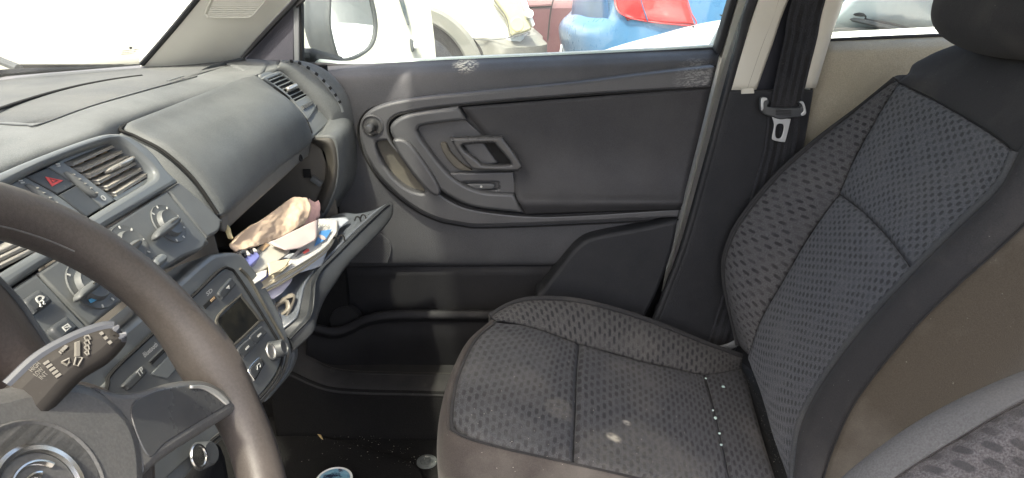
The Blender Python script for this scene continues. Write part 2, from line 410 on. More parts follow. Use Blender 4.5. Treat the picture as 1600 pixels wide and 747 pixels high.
K['picred'] = mat('picture_red', (.6, .08, .06), .5)
K['asphalt'] = mat('dusty_asphalt', (.16, .155, .14), .9, dust=.5, dcol=(.3, .28, .24), ds=2)
K['cladding'] = mat('grey_cladding', (.17, .17, .15), .6, dust=.5, dcol=(.24, .23, .19), ds=6)
K['tyre'] = mat('dusty_tyre', (.015, .018, .024), .8, dust=.1, dcol=(.2, .19, .17), ds=20)
K['rimtan'] = mat('dusty_rim', (.24, .18, .09), .7, dust=.4, dcol=(.22, .2, .15), ds=10)
K['lamp'] = mat('yellowed_lamp', (.45, .42, .26), .2, coat=.5)
K['redcar'] = mat('dark_red_paint', (.085, .026, .032), .45, dust=.5, dcol=(.14, .08, .075), ds=5)
K['bluecar'] = mat('blue_paint', (.055, .16, .30), .3, coat=.5, dust=.3, dcol=(.16, .23, .28), ds=4)
K['bluelight'] = mat('dusty_blue_paint', (.15, .27, .40), .35, coat=.4, dust=.4, dcol=(.24, .30, .34), ds=6)
K['bluedark'] = mat('blue_panel_dark', (.018, .07, .16), .3, coat=.3)
K['taillight'] = mat('red_tail_lamp', (.42, .03, .03), .15, coat=.6)
K['clearlens'] = mat('clear_lens', (.50, .13, .11), .1, coat=.6)
K['clearlens2'] = mat('lamp_reflector', (.62, .52, .25), .2)
K['numplate'] = mat('number_plate_white', (.75, .76, .76), .4)
K['winglass'] = mat('parked_car_glass', (.06, .075, .08), .08, coat=.5)
K['mirror'] = mat('mirror_glass', (.88, .9, .9), .02, 1)
K['housing'] = mat('mirror_housing', (.05, .055, .058), .6, grain=.5, gs=500, dust=.35, dcol=(.14, .14, .13))
K['glass'] = glass('dusty_side_glass', (.7, .72, .7), .02)
K['glass2'] = glass('windscreen_glass', (.75, .74, .66), .05, False, (.72, .75, .71))
K['frit'] = mat('frit_dots', (.16, .16, .15), .8)
K['white'] = mat('plain_white', (.8, .8, .78), .5)
K['headliner'] = mat('headliner_cloth', (.50, .48, .42), .9)
K['crumb'] = mat('pale_crumbs', (.34, .32, .27), .8)
K['shard'] = mat('glass_shards', (.40, .52, .48), .08, spec=.8)
K['leaf'] = mat('dry_leaf', (.46, .34, .15), .8)
# ------------------------------------------------------------------ ground and cars outside
g = link('ground', newmesh('ground', [(-60, -60, 0), (60, -60, 0), (60, 60, 0), (-60, 60, 0)], [(0, 1, 2, 3)]), K['asphalt']); g['kind'] = 'structure'

def plan_car(name, label, m, sections, parent=None):
    """closed body shell from horizontal outlines stacked in height: list of rings of Vectors"""
    rings = [spline(r, 5, True) for r in sections]
    V = [p for r in rings for p in r]; n = len(rings[0]); Fc = []
    for i in range(len(rings) - 1):
        for k in range(n): Fc.append((i * n + k, i * n + (k + 1) % n, (i + 1) * n + (k + 1) % n, (i + 1) * n + k))
    Fc.append(tuple(range(n))); Fc.append(tuple((len(rings) - 1) * n + k for k in range(n)))
    me = newmesh(name, V, Fc); bm = bmesh.new(); bm.from_mesh(me); bmesh.ops.recalc_face_normals(bm, faces=bm.faces[:]); bm.to_mesh(me); bm.free()
    return link(name, me, m, parent, 35)
def wheel(parent, c, axis, r, mt=None, mr=None):
    wh = lathe('wheel', c, axis, [(-.1, r * .8), (-.1, r * .96), (-.07, r), (.06, r), (.09, r * .97), (.1, r * .9), (.1, r * .66)], mt or K['tyre'], parent, 40)
    lathe('rim', Vector(c) + Vector(axis).normalized() * .085, axis, [(0, r * .68), (.015, r * .66), (.012, r * .56), (-.02, r * .5), (-.02, r * .2), (.01, r * .16), (.01, 0)], mr or K['rimtan'], wh, 32)
    return wh

# white van alongside
van = thing('parked_van', 'plain white panel van standing beside the car behind the door mirror', 'van', (PY(650, 97, 3.0).x, 3.0, 0))
VP = Plane((0, 3.0, 1), (0, -1, 0)); xe = PY(650, 97, 3.0).x; van.rotation_euler.z = R(8.5)
def ring(x0, x1, y0, y1, z, r=.12):
    return [(x0 + r, y0, z), ((x0 + x1) / 2, y0, z), (x1 - r, y0, z), (x1, y0 + r, z), (x1, (y0 + y1) / 2, z), (x1, y1 - r, z), (x1 - r, y1, z), ((x0 + x1) / 2, y1, z), (x0 + r, y1, z), (x0, y1 - r, z), (x0, (y0 + y1) / 2, z), (x0, y0 + r, z)]
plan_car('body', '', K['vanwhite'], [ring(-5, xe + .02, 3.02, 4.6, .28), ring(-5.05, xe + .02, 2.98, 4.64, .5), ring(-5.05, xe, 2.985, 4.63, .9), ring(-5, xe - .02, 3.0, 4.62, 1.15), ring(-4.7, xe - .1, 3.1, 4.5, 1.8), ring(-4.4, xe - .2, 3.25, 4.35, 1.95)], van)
for x in (-4.2, -1.35): wheel(van, (x, 3.08, .31), (0, -1, 0), .31)
for x in (-4.2, -1.35): wheel(van, (x, 4.54, .31), (0, 1, 0), .31)
plate('window_strip', [(619, -8, 1), (627, -8, 1), (637, 33), (635, 39), (632, 32)], VP, .03, K['winglass'], van, .035, .004)
plate('door_handle', [(638, 62), (642, 63), (646, 70), (644, 80), (640, 80)], VP, .035, K['housing'], van, .045, .006)
plate('handle_cap', [(643, 66), (649, 67), (650, 75), (644, 76)], VP, .03, K['whitebody'], van, .065, .008)

# white off-roader with grey arches
sv = thing('parked_suv', 'white off-roader with grey wheel arch cladding and yellowed headlamp', 'car', (-.4, 6.2, 0))
SY = 5.4; SVP = Plane((0, SY, 1), (0, -1, 0))
wc = PY(645, 122, SY); wc.z = .42
PXM = SY / 1040 * 1.0
xr = PY(845, 60, SY).x
plan_car('body', '', K['whitebody'], [ring(-3.6, xr - .12, SY + .03, SY + 1.75, .62, .25), ring(-3.6, xr - .10, SY, SY + 1.78, .8, .28), ring(-3.6, xr - .16, SY, SY + 1.78, 1.02, .34), ring(-3.5, xr - .3, SY + .06, SY + 1.7, 1.2, .4), ring(-3.4, xr - 1.2, SY + .15, SY + 1.6, 1.3, .3), ring(-3.3, xr - 1.8, SY + .25, SY + 1.5, 1.8, .3)], sv)
plan_car('bumper', '', K['cladding'], [ring(xr - .95, xr - .02, SY - .005, SY + 1.79, .35, .3), ring(xr - .95, xr + .05, SY - .03, SY + 1.81, .55, .3), ring(xr - .95, xr + .05, SY - .03, SY + 1.81, .66, .3), ring(xr - .95, xr - .04, SY - .015, SY + 1.80, .735, .33)], sv)
def disc_loop(c, r, n=40, a0=0, a1=2 * math.pi):
    return [c + Vector((math.cos(a0 + (a1 - a0) * i / n), 0, math.sin(a0 + (a1 - a0) * i / n))) * r for i in range(n)]
lathe('arch_cladding', (wc.x, SY - .06, wc.z), (0, -1, 0), [(-.1, .45), (0, .45), (.03, .455), (.04, .47), (.035, .55), (.01, .575), (-.1, .575)], K['cladding'], sv, 64)
lathe('wheel_well', (wc.x, SY - .06, wc.z), (0, -1, 0), [(-.05, .46), (.005, .46), (.005, 0)], K['gap'], sv, 48)
wheel(sv, (wc.x, SY - .0, .40), (0, -1, 0), .385)
wheel(sv, (wc.x, SY + 1.75, .40), (0, 1, 0), .385)
for y, s in ((SY + .05, -1), (SY + 1.73, 1)): wheel(sv, (wc.x - 2.5, y, .40), (0, s, 0), .385)
HL = Plane(PY(800, 30, SY - .01), (.35, -1, .12))
plate('headlamp', [(772, -12, 1), (774, 2), (792, 28), (801, 56, 1), (826, 49), (831, 42), (822, 18), (812, -12, 1)], HL, .12, K['lamp'], sv, .012, .02)
plate('headlamp_trim', [(811, -12, 1), (816, 6), (827, 30), (833, 42, 1), (836, 38, 1), (824, 4), (819, -12, 1)], HL, .1, K['whitebody'], sv, .018, .004)
lathe('indicator', HL(826, 22, .02), HL.n, [(0, .035), (.03, .03), (.04, .0)], K['whitebody'], sv, 16)
plate('bumper_seam', [(736, 60, 1), (740, 60, 1), (752, 76), (758, 95, 1), (755, 96, 1), (748, 78)], SVP, .01, K['gap'], sv, .035, .001)

tube('panel_seam', [SVP(u, v, .05) for u, v in ((736, 61), (760, 62.5), (783, 61), (803, 57), (828, 50))], .0035, K['housing'], sv, seg=6)
tube('lamp_seam', [HL(u, v, .016) for u, v in ((771, -12), (773, 2), (791, 28), (800, 57), (826, 50))], .003, K['housing'], sv, seg=6)
lathe('lamp_reflector', HL(808, 38, .013), HL.n, [(0, .055), (.004, .05), (.002, 0)], K['clearlens2'], sv, 24)
# dark red car behind
rc = thing('parked_car', 'dusty dark red car showing only its flank between the white off-roader and the blue car', 'car', (.9, 8.1, 0))
RY = 7.3; RP = Plane((0, RY, 1), (0, -1, 0))
plan_car('body', '', K['redcar'], [ring(-1.6, 2.6, RY + .04, RY + 1.6, .22, .3), ring(-1.65, 2.65, RY, RY + 1.64, .5, .35), ring(-1.6, 2.6, RY, RY + 1.64, .9, .35), ring(-1.2, 2.2, RY + .12, RY + 1.5, 1.0, .3), ring(-.6, 1.6, RY + .25, RY + 1.4, 1.42, .3)], rc)
for x in (-.75, 1.85): wheel(rc, (x, RY + .06, .3), (0, -1, 0), .3); wheel(rc, (x, RY + 1.58, .3), (0, 1, 0), .3)
plate('door_seam', [(866, -10, 1), (868, -10, 1), (861, 20), (857, 60), (855, 60), (859, 20)], RP, .01, K['gap'], rc, .012, .001)
plate('trim_strip', [(812, 9, 1), (862, 6, 1), (862, 9, 1), (812, 12, 1)], RP, .02, K['redcar'], rc, .02, .003)
plate('trim_seam', [(812, 12, 1), (862, 9, 1), (862, 11, 1), (812, 14, 1)], RP, .012, K['gap'], rc, .012, .001)

# blue car, rear corner towards us
bc = thing('parked_car', 'pale blue hatchback with red tail lamp and rear corner turned this way', 'car', (1.5, 5.2, 0))
def blue(v, b):
    # one horizontal line of the body, from the far side of the tail round the near corner and along the flank
    return [PY(u, v, Y) for u, Y in ((888 + b, 5.6), (905 + b, 5.05), (935 + b, 4.7), (975, 4.45), (1030, 4.36), (1090, 4.36), (1160, 4.42), (1300, 4.6))]
rows = [blue(-45, 26), blue(-15, 16), blue(8, 9), blue(28, 3), blue(42, -9), blue(56, -15), blue(72, -15), blue(95, -12), blue(150, -5), blue(210, 6)]
for r in rows:
    z = r[3].z
    for p in r: p.z = z
bb = patch('body', rows, K['bluecar'], bc, 5, thick=.04)
e0 = rows[0]; back = [Vector((p.x + .9, p.y + 1.5, p.z)) for p in e0]
patch('roof', [e0, [a.lerp(b_, .5) + Vector((0, 0, .04)) for a, b_ in zip(e0, back)], back], K['bluecar'], bc, 4, thick=.04)
bs = [Vector((p.x + .9, p.y + 1.5, p.z)) for p in rows[0]]; bs2 = [Vector((p.x + .9, p.y + 1.5, .2)) for p in rows[0]]
patch('far_side', [bs, bs2], K['bluecar'], bc, 3, thick=.03)
def on_blue(u, v, lift=.012):
    # on the body surface: interpolate Y over u
    T = ((888, 5.6), (905, 5.05), (935, 4.7), (975, 4.45), (1030, 4.36), (1090, 4.36), (1160, 4.42), (1300, 4.6))
    for (a, ya), (b_, yb) in zip(T, T[1:]):
        if u <= b_: return PY(u, v, ya + (yb - ya) * max(0, (u - a)) / (b_ - a) - lift)
    return PY(u, v, 4.6)
tl_rows = [[(956, -25), (990, -25), (1030, -25), (1070, -25)], [(959, 0), (990, 0), (1030, 0), (1073, 0)], [(966, 17), (992, 19), (1033, 21), (1079, 21)], [(980, 26), (1002, 31), (1040, 36), (1085, 38)]]
patch('tail_lamp', [[on_blue(*p, .03) for p in r] for r in tl_rows], K['taillight'], bc, 4, thick=.03)
tube('lamp_rib', [on_blue(u, v, .036) for u, v in ((1000, -20), (1003, 5), (1012, 33))], .004, K['bluedark'], bc, seg=6)
lathe('fuel_flap', on_blue(1136, -3, .004), (0, -1, 0), [(0, .115), (.006, .112), (.006, .104), (.003, .104), (.003, .1), (.008, .098), (.008, 0)], K['bluecar'], bc, 40)
tube('flap_seam', [on_blue(1136, -3, .012) + Vector((math.cos(a) * .105, 0, math.sin(a) * .105)) for a in [i * math.pi / 10 for i in range(20)]], .005, K['gap'], bc, closed=True, n=2, seg=6)
patch('tailgate_panel', [[on_blue(u, v, .02) for u, v in r] for r in ([(896, -30), (915, -30), (945, -28)], [(894, 10), (915, 16), (950, 22)], [(890, 38), (912, 52), (952, 62)])], K['bluedark'], bc, 4, thick=.01)
tube('bumper_seam', [on_blue(u, v, .015) for u, v in ((886, 37), (905, 51), (930, 61), (957, 67))], .004, K['bluedark'], bc, seg=6)
tube('lamp_seam', [on_blue(u, v, .034) for u, v in ((957, -20), (960, 0), (966, 17), (981, 27), (1002, 32), (1040, 37), (1086, 39), (1080, 20), (1073, -3))], .004, K['taillight'], bc, seg=6)
npl = patch('number_plate', [[on_blue(u, v, .02) for u, v in ((876, 70), (890, 74), (912, 78))], [on_blue(u, v, .02) for u, v in ((874, 90), (888, 95), (910, 99))]], K['numplate'], bc, 4, thick=.01)
for i in range(5):
    u = 879 + i * 6.5; tube('plate_digit', [on_blue(u, 75 + i, .028), on_blue(u - 1, 90 + i, .028)], .008, K['darkprint'], npl, seg=5)
wheel(bc, (2.1, 4.5, .3), (0, -1, 0), .3)

# pale car right beside ours
ac = thing('parked_car', 'white car parked close beside the window with its bonnet and wiper in view', 'car', (1.6, 3, 0))
hood_far = [PY(u, v, 3.05) for u, v in ((925, 92), (1000, 70), (1060, 55), (1128, 38), (1200, 26), (1290, 20))]
hood_mid = [PY(u, v, 2.55) for u, v in ((915, 108), (1000, 86), (1060, 74), (1128, 60), (1200, 52), (1290, 46))]
hood_near = [PY(u, v, 2.15) for u, v in ((920, 128), (1000, 112), (1060, 102), (1128, 92), (1200, 86), (1290, 80))]
hood_bot = [Vector((p.x, p.y - .06, .25)) for p in hood_near]
hood_back = [Vector((p.x, p.y + .8, p.z - .12)) for p in hood_far]
hood_bk2 = [Vector((p.x, p.y, .25)) for p in hood_back]
patch('bonnet', [hood_bk2, hood_back, hood_far, hood_mid, hood_near, [p + Vector((0, -.05, -.12)) for p in hood_near], hood_bot], K['whitebody'], ac, 5, thick=.02)
tube('bonnet_seam', [PY(u, v, 2.95) + Vector((0, 0, .004)) for u, v in ((950, 91), (1000, 77), (1060, 64), (1122, 49))], .004, K['cladding'], ac, seg=6)
nose = [hood_bot[0], hood_near[0], hood_far[0], hood_back[0], hood_bk2[0]]
patch('front_panel', [nose, [Vector((p.x - .12, p.y, min(p.z, .7))) for p in nose]], K['whitebody'], ac, 3, thick=.02)
wsb = [PY(u, v, Y) for u, v, Y in ((1270, 52, 2.2), (1350, 50, 2.4), (1430, 52, 2.7), (1520, 52, 3.1))]
wst = [p + Vector((.75, .1, .55)) for p in wsb]
patch('windscreen', [wsb, [a.lerp(b_, .5) + Vector((-.03, 0, .03)) for a, b_ in zip(wsb, wst)], wst], mat('hazy_windscreen', (.42, .50, .52), .15, coat=.5, dust=.5, dcol=(.55, .6, .6), ds=5), ac, 5, thick=.01)
sc_b = [PY(u, v, Y) for u, v, Y in ((1250, 75, 2.16), (1350, 64, 2.35), (1430, 62, 2.6), (1520, 62, 3.0))]
patch('scuttle', [[p + Vector((.02, 0, .015)) for p in wsb], sc_b], K['cladding'], ac, 4, thick=.03)
cab = [wst[0], wst[0] + Vector((1.3, 0, .02)), wst[0] + Vector((1.6, 0, -.5)), wst[0] + Vector((1.7, 0, -1.2))]
patch('cabin', [cab, [p + Vector((0, 1.4, 0)) for p in cab]], K['whitebody'], ac, 4, thick=.03)
patch('flank', [[wsb[0], wsb[0] + Vector((1.2, 0, .05)), wsb[0] + Vector((2.4, 0, 0))], [Vector((wsb[0].x, 2.1, .25)), Vector((wsb[0].x + 1.2, 2.1, .25)), Vector((wsb[0].x + 2.4, 2.1, .25))]], K['whitebody'], ac, 4, thick=.03)
wp = [PY(u, v, Y) for u, v, Y in ((1305, 17, 2.25), (1340, 22, 2.3), (1350, 24, 2.34), (1354, 32, 2.36), (1390, 38, 2.45), (1440, 50, 2.6))]
wpo = tube('wiper', wp, .007, K['black'], ac, seg=8)
tube('wiper_blade', [PY(u, v, Y) for u, v, Y in ((1302, 22, 2.25), (1350, 34, 2.34), (1410, 47, 2.5), (1450, 54, 2.6))], .008, K['housing'], wpo, seg=6)
for x in (1.05, 3.3): wheel(ac, (x, 2.14, .29), (0, -1, 0), .29); 

# ------------------------------------------------------------------ our car: shell, floor, screens
fl = link('floor', newmesh('floor', [(-1.0, -.25, .168), (1.9, -.25, .168), (1.9, 1.3, .168), (-1.0, 1.3, .168)], [(0, 1, 2, 3)]), K['carpet']); fl['kind'] = 'structure'
rf = patch('roof', [[(-.24, .03, 1.40), (.5, .03, 1.45), (1.3, .03, 1.45), (2.0, .05, 1.38)], [(-.33, .63, 1.43), (.5, .63, 1.50), (1.3, .63, 1.5), (2.0, .63, 1.42)], [(-.26, 1.40, 1.38), (.5, 1.40, 1.44), (1.3, 1.3, 1.46), (2.0, 1.28, 1.38)]], K['headliner'], None, 6, thick=.03)  # unseen roof; its outline is shaped to set where sunlight enters
rf['kind'] = 'structure'
kp = box('side_wall', (-.66, 1.325, .53), (.30, .012, .43), K['carpet'], bevel=.003); kp['kind'] = 'structure'
# firewall below the dashboard and a rear bulkhead
box('firewall', (-.86, .6, .52), (.02, .72, .40), K['carpet'], bevel=0)['kind'] = 'structure'

ws = thing('windscreen', 'hazy windscreen over the dashboard with a printed maker mark in its corner', 'windscreen', PY(100, 110, 1.0))
wa = [PY(-160, 150, .55), PY(0, 121, 1.02), PY(120, 110, 1.13), PY(222, 102, 1.185)]
wa = [Vector((-.86, -.02, .965)), Vector((-.84, .5, .965))] + wa[1:]
wb = [Vector((-.24, -.02, 1.40)), Vector((-.31, .5, 1.42)), Vector((-.30, .8, 1.42)), Vector((-.27, 1.0, 1.41)), PY(307, 0, 1.155) + (PY(307, 0, 1.155) - PY(222, 102, 1.185)) * 2.6]
gl = patch('glass', [wa, [a.lerp(b_, .5) for a, b_ in zip(wa, wb)], wb], K['glass2'], ws, 6)
WP = plane3(PY(0, 121, 1.02), PY(222, 102, 1.185), PY(307, 0, 1.155))
for r_ in range(5):
    pass
V = []; Fc = []
for i in range(95):
    for j in range(6):
        t = i / 94; u = -20 + 244 * t; v = 122 - 20 * t - 1.2 - j * 1.9 * (.55 + .45 * t) ; 
        if u < 60 and j > 2: continue
        p = WP(u + (j % 2) * 1.3, v, .002); s = .0016 * (1 - j * .13)
        e1 = Vector((.7, .7, 0)); e2 = WP.n.cross(e1).normalized(); b0 = len(V)
        for k in range(6): V.append(p + e1.normalized() * s * math.cos(k * 1.0472) + e2 * s * math.sin(k * 1.0472))
        Fc.append(tuple(range(b0, b0 + 6)))
fo = link('frit_dots', newmesh('frit_dots', V, Fc), K['frit'], ws); fo['kind'] = 'stuff'
tube('windscreen_seal', [PY(222, 100, 1.183), PY(238, 82, 1.18), PY(270, 45, 1.17), PY(307, 0, 1.155), PY(345, -46, 1.14)], .0045, K['seal'], ws, seg=8, flat=1.4)
logo = plate('maker_mark', [(202, 74.5), (205, 73.5), (207, 75), (204, 77)], WP, .0004, K['darkprint'], ws, .003, .0001)
for i, (a, b_) in enumerate((((191, 80.5), (217, 77.5)), ((190, 83.5), (212, 81)), ((189, 86), (209, 84)))):
    text('43R-001586 AS1 LAMINATED'[:22 - 3 * i], WP, (a[0], a[1]), (b_[0], b_[1]), K['darkprint'], ws, .012, size=.0028)
tube('wiper_arm', [PY(-30, 82, 1.2), PY(0, 95, 1.2), PY(30, 107, 1.16)], .007, K['housing'], ws, seg=8)
bf = [PZ(u, v + 1.5, H - .13) + Vector((-.01, .01, 0)) for u, v in ((-90, 150), (-40, 133), (0, 121), (55, 114), (110, 109), (165, 104.5), (222, 101))]
bt = [PY(u, v, p.y + .012) for (u, v), p in zip(((-90, 124), (-40, 116), (0, 109), (55, 106), (110, 105), (165, 103), (222, 100)), bf)]
patch('base_rubber', [bt, bf], K['seal'], ws, 5, thick=.004)

# A pillar
ap = thing('front_pillar', 'cream windscreen pillar trim with a slotted speaker grille', 'pillar trim', PY(300, 99, 1.23))
def apt(u, v, t): return PY(u, v, 1.185 + (1.30 - 1.185) * t - (100 - v) * .00028)
arow = []
for v, ul, ur in ((104, 219, 362), (99, 224, 368), (70, 250, 392), (30, 283, 427), (0, 309, 455), (-60, 360, 510), (-140, 425, 585)):
    arow.append([apt(ul + (ur - ul) * t, v, t) + Vector((0, -.018 * math.sin(math.pi * t), 0)) for t in (0, .15, .5, .85, 1)])
patch('trim', arow, K['cream'], ap, 6, thick=.02)
AP = plane3(apt(320, 60, .5), apt(350, 99, .75), apt(345, 0, .3))
al = .022
gr = plate('speaker_grille', [(333, -10, 1), (320, 18), (321, 26), (330, 29), (383, 29), (396, 25), (404, 16), (425, -10, 1)], AP, .01, K['cream'], ap, al, .002, holes=[[(336, -8, 1), (323.5, 18), (325, 24), (332, 26.5), (382, 26.5), (393, 23.5), (401, 15), (420, -8, 1)]])
plate('grille_back', [(333, -10, 1), (321, 22), (330, 28), (383, 28), (400, 20), (424, -10, 1)], AP, .004, mat('grille_shade', (.30, .29, .25), .7), gr, al - .006, .0005)
mb = []
for i in range(12):
    v = 25.4 - i * 2.9; l = 326 + max(0, (24 - v)) * .42 - 2; r_ = 394 + (24 - v) * .75 - max(0, v - 22) * 4
    p = bar('slat', AP(l, v, al - .002), AP(r_, v, al - .002), AP.n, .0019, .004, K['cream'], gr, 0)
# ------------------------------------------------------------------ passenger door
dr = thing('front_door', 'dark grey plastic front passenger door with chrome free pull handle, curved armrest and window', 'car door', (.35, 1.34, .35))
dr['label'] = 'dark grey front passenger door with curved armrest ring, pull handle and dusty window'
def drow(uL, vL, uR, vR, Y, k=7, Yl=None):
    return [PY(uL + (uR - uL) * i / (k - 1), vL + (vR - vL) * i / (k - 1), Y) for i in range(k)]
rows = [drow(455, 105, 1124, 76, 1.383), drow(455, 107.5, 1124, 78.5, 1.376), drow(455, 117, 1123, 86, 1.352), drow(450, 138, 1120, 102, 1.332), drow(460, 200, 1108, 150, 1.323), drow(470, 300, 1083, 250, 1.32), drow(470, 380, 1058, 345, 1.322), drow(470, 408, 1043, 403, 1.327), drow(470, 417, 1040, 414, 1.338)]
patch('door_trim', rows, K['door'], dr, 6, thick=.012)
plate('armrest_ring', [(1117, 104, 1), (1000, 117), (900, 129), (740, 144), (650, 153), (600, 163), (573, 176), (562, 195), (563, 220), (575, 250), (600, 285), (640, 320), (680, 341), (720, 350), (760, 353), (900, 348), (1061, 340, 1), (1064, 325, 1), (900, 335), (820, 336), (742, 327), (702, 312), (670, 286), (640, 252), (613, 222), (606, 200), (615, 184), (640, 176), (720, 165), (900, 150), (1110, 137, 1)], DP, .04, K['ring'], dr, .024, .006,
      holes=[[(587, 226), (596, 221), (608, 222), (618, 236), (641, 270), (664, 301), (640, 297), (616, 279), (597, 252)]])
plate('side_recess', [(582, 217, 1), (620, 217, 1), (670, 304, 1), (632, 301, 1), (594, 262, 1)], DP, .004, K['recess'], dr, .004, .0005)
plate('inner_ring', [(716, 167, 1), (650, 176), (622, 185), (609, 200), (616, 220), (643, 252), (672, 284), (704, 309), (744, 325), (819, 334, 1), (803, 303, 1), (752, 299), (717, 284), (692, 262), (671, 235), (655, 212), (653, 202), (666, 196), (729, 188, 1)], DP, .04, K['ring2'], dr, .034, .007)
plate('pull_grip', [(614, 219), (630, 218), (643, 227), (661, 251), (679, 278), (688, 298), (684, 307), (672, 302), (655, 284), (634, 257), (619, 235)], DP, .03, K['ring'], dr, .043, .006)
plate('handle_recess', [(722, 183, 1), (648, 192, 1), (648, 215), (680, 262), (714, 292), (750, 305), (812, 308, 1), (802, 270, 1), (747, 205, 1)], DP, .006, K['ring'], dr, .012, .001)
plate('recess_step', [(688, 226), (697, 224), (704, 238), (722, 256), (738, 267), (716, 265), (698, 248)], DP, .012, K['recess'], dr, .021, .003)
hd = plate('door_handle', [(705, 219), (710, 216), (778, 214), (788, 219), (814, 256), (813, 265), (802, 268), (745, 266), (731, 258), (714, 236)], DP, .02, K['handle'], dr, .046, .005, holes=[[(722, 230), (727, 226), (768, 224), (776, 229), (797, 254), (792, 258), (756, 258), (746, 251), (729, 238)]])
plate('handle_lever', [(722, 225, 1), (752, 222), (764, 236), (778, 255, 1), (752, 259), (738, 248)], DP, .014, K['ring'], hd, .026, .004)
plate('handle_pocket', [(718, 222, 1), (776, 218, 1), (808, 257, 1), (750, 262, 1)], DP, .003, K['gap'], hd, .0145, .0005)
sp = plate('switch_panel', [(699, 272), (742, 270), (802, 269, 1), (807, 303, 1), (753, 303), (719, 290)], DP, .012, K['ring'], dr, .024, .004, holes=[[(722, 287), (727, 284.5), (774, 284.5), (778, 288), (776, 296.5), (728, 297.5)]])
plate('window_switch', [(729, 288), (757, 287), (772, 288), (772, 295), (758, 296.5), (732, 295.5)], DP, .012, K['button'], sp, .022, .003)
lathe('switch_symbol', DP(752, 291.5, .0225), (0, -1, 0), [(0, .0024), (.0005, .0024)], K['print'], sp, 12)
irows = []
for (a, b_, Y) in (((721, 168), (1111, 137), 1.302), ((752, 205), (1100, 185), 1.308), ((785, 245), (1087, 236), 1.311), ((801, 275), (1077, 275), 1.304), ((805, 300), (1070, 302), 1.289), ((812, 318), (1067, 317), 1.276), ((820, 335), (1063, 327), 1.291)):
    irows.append([PY(a[0] + (b_[0] - a[0]) * t, a[1] + (b_[1] - a[1]) * t, Y) for t in (0, .25, .5, .75, 1)])
patch('door_insert', irows, K['insert'], dr, 7, thick=.01)
tube('ring_seam', [PY(u, v, 1.2955) for u, v in ((1111, 136.5), (900, 149.5), (720, 164.5), (640, 175.5), (614, 184), (606.5, 200), (613, 222), (640, 252.5), (670, 286.5), (702, 312.5), (742, 327.5), (820, 337), (900, 336.5), (1064, 326.5))], .0016, K['gap'], dr, seg=6)
tube('shoulder_seam', [PY(u, v, 1.3185) for u, v in ((1118, 103), (1000, 116), (900, 128), (740, 143), (650, 152), (600, 162), (572, 175), (560, 195), (561, 220), (573, 251), (598, 287), (640, 323), (680, 344), (720, 353), (760, 356), (900, 351), (1060, 343))], .002, K['gap'], dr, seg=6)
# mirror adjuster
kb = lathe('mirror_knob', DP(582, 196, .024), (0, -1, .0), [(0, .0215), (.003, .0215), (.004, .019), (.0015, .0175), (.0015, .012), (.008, .0075), (.02, .0065), (.024, .0085), (.036, .0085), (.040, .0065), (.041, 0)], K['handle'], dr, 28)
# pocket
patch('pocket_back', [drow(480, 414, 1042, 412, 1.345), drow(480, 470, 1030, 470, 1.345), drow(480, 540, 1010, 540, 1.34)], K['pocket'], dr, 3, thick=.01)
lip = [(478, 503, 1.27), (500, 508, 1.275), (522, 512, 1.28), (545, 506, 1.285), (572, 493, 1.285), (610, 486, 1.285), (700, 485, 1.285), (860, 486, 1.285), (1000, 488, 1.285)]
def sh(d, Y): return [PY(u, v + d, y + Y) for u, v, y in lip]
patch('pocket_front', [sh(0, .02), sh(-1, .004), sh(2, -.006), sh(12, -.012), sh(17, -.002), sh(22, .0), sh(45, .0), sh(75, .012), sh(90, .02)], K['pocket'], dr, 5, thick=.012)
plate('pocket_end', [(840, 560, 1), (838, 470), (850, 452), (882, 409), (905, 383), (932, 370), (1000, 357), (1060, 344, 1), (1050, 395), (1028, 455), (1005, 503), (985, 560, 1)], DP, .06, K['pillar'], dr, .035, .008)
lathe('bottle_holder', PY(543, 496, 1.325), (0, -1, 0), [(0, .034), (.02, .034), (.02, 0)], K['gap'], dr, 28)
gp = plate('speaker_grille', [(548, 412, 1), (552, 392), (578, 366), (600, 368), (612, 388), (606, 412, 1)], DP, .006, K['door'], dr, .001, .002)
V = []; Fc = []
for i in range(24):
    for j in range(20):
        u = 553 + i * 2.5 + (j % 2) * 1.2; v = 372 + j * 2.1
        if v < 412 - (u - 548) * 1.3 - 4 or u > 608 or (v < 380 and u > 600): continue
        p = DP(u, v, .0016); b0 = len(V)
        for k in range(5): V.append(p + Vector((.0008 * math.cos(k * 1.2566), 0, .0008 * math.sin(k * 1.2566))))
        Fc.append(tuple(range(b0, b0 + 5)))
o = link('grille_holes', newmesh('grille_holes', V, Fc), K['gap'], gp); o['kind'] = 'stuff'
# belt, glass
tube('belt_seal', [PY(u, v, 1.385) for u, v in ((470, 102), (500, 101), (560, 103.5), (700, 97), (850, 90.5), (1000, 83.5), (1124, 76.5))], .0045, K['seal'], dr, seg=8)
tube('outer_sill', [PY(u, v, 1.41) for u, v in ((470, 97), (500, 97), (560, 100.5), (700, 93.5), (850, 87), (1000, 80), (1130, 73))], .006, K['whitebody'], dr, seg=8)
GP = plane3(PY(465, 104, 1.39), PY(1126, 78, 1.39), PY(800, -40, 1.375))
win = plate('window_glass', [(462, 108, 1), (1122, 82, 1), (1160, -40, 1), (1230, -230, 1), (640, -230, 1), (462, -20, 1)], GP, .004, K['glass'], dr, 0, .0005)
mk = lathe('maker_mark', GP(1082, 43, .003), GP.n, [(0, .0060), (.0004, .0060), (.0004, .005), (0, .005)], K['darkprint'], win, 24, False)
lathe('maker_mark', GP(1083, 42, .003), GP.n, [(0, .0022), (.0004, .0022)], K['darkprint'], win, 12)
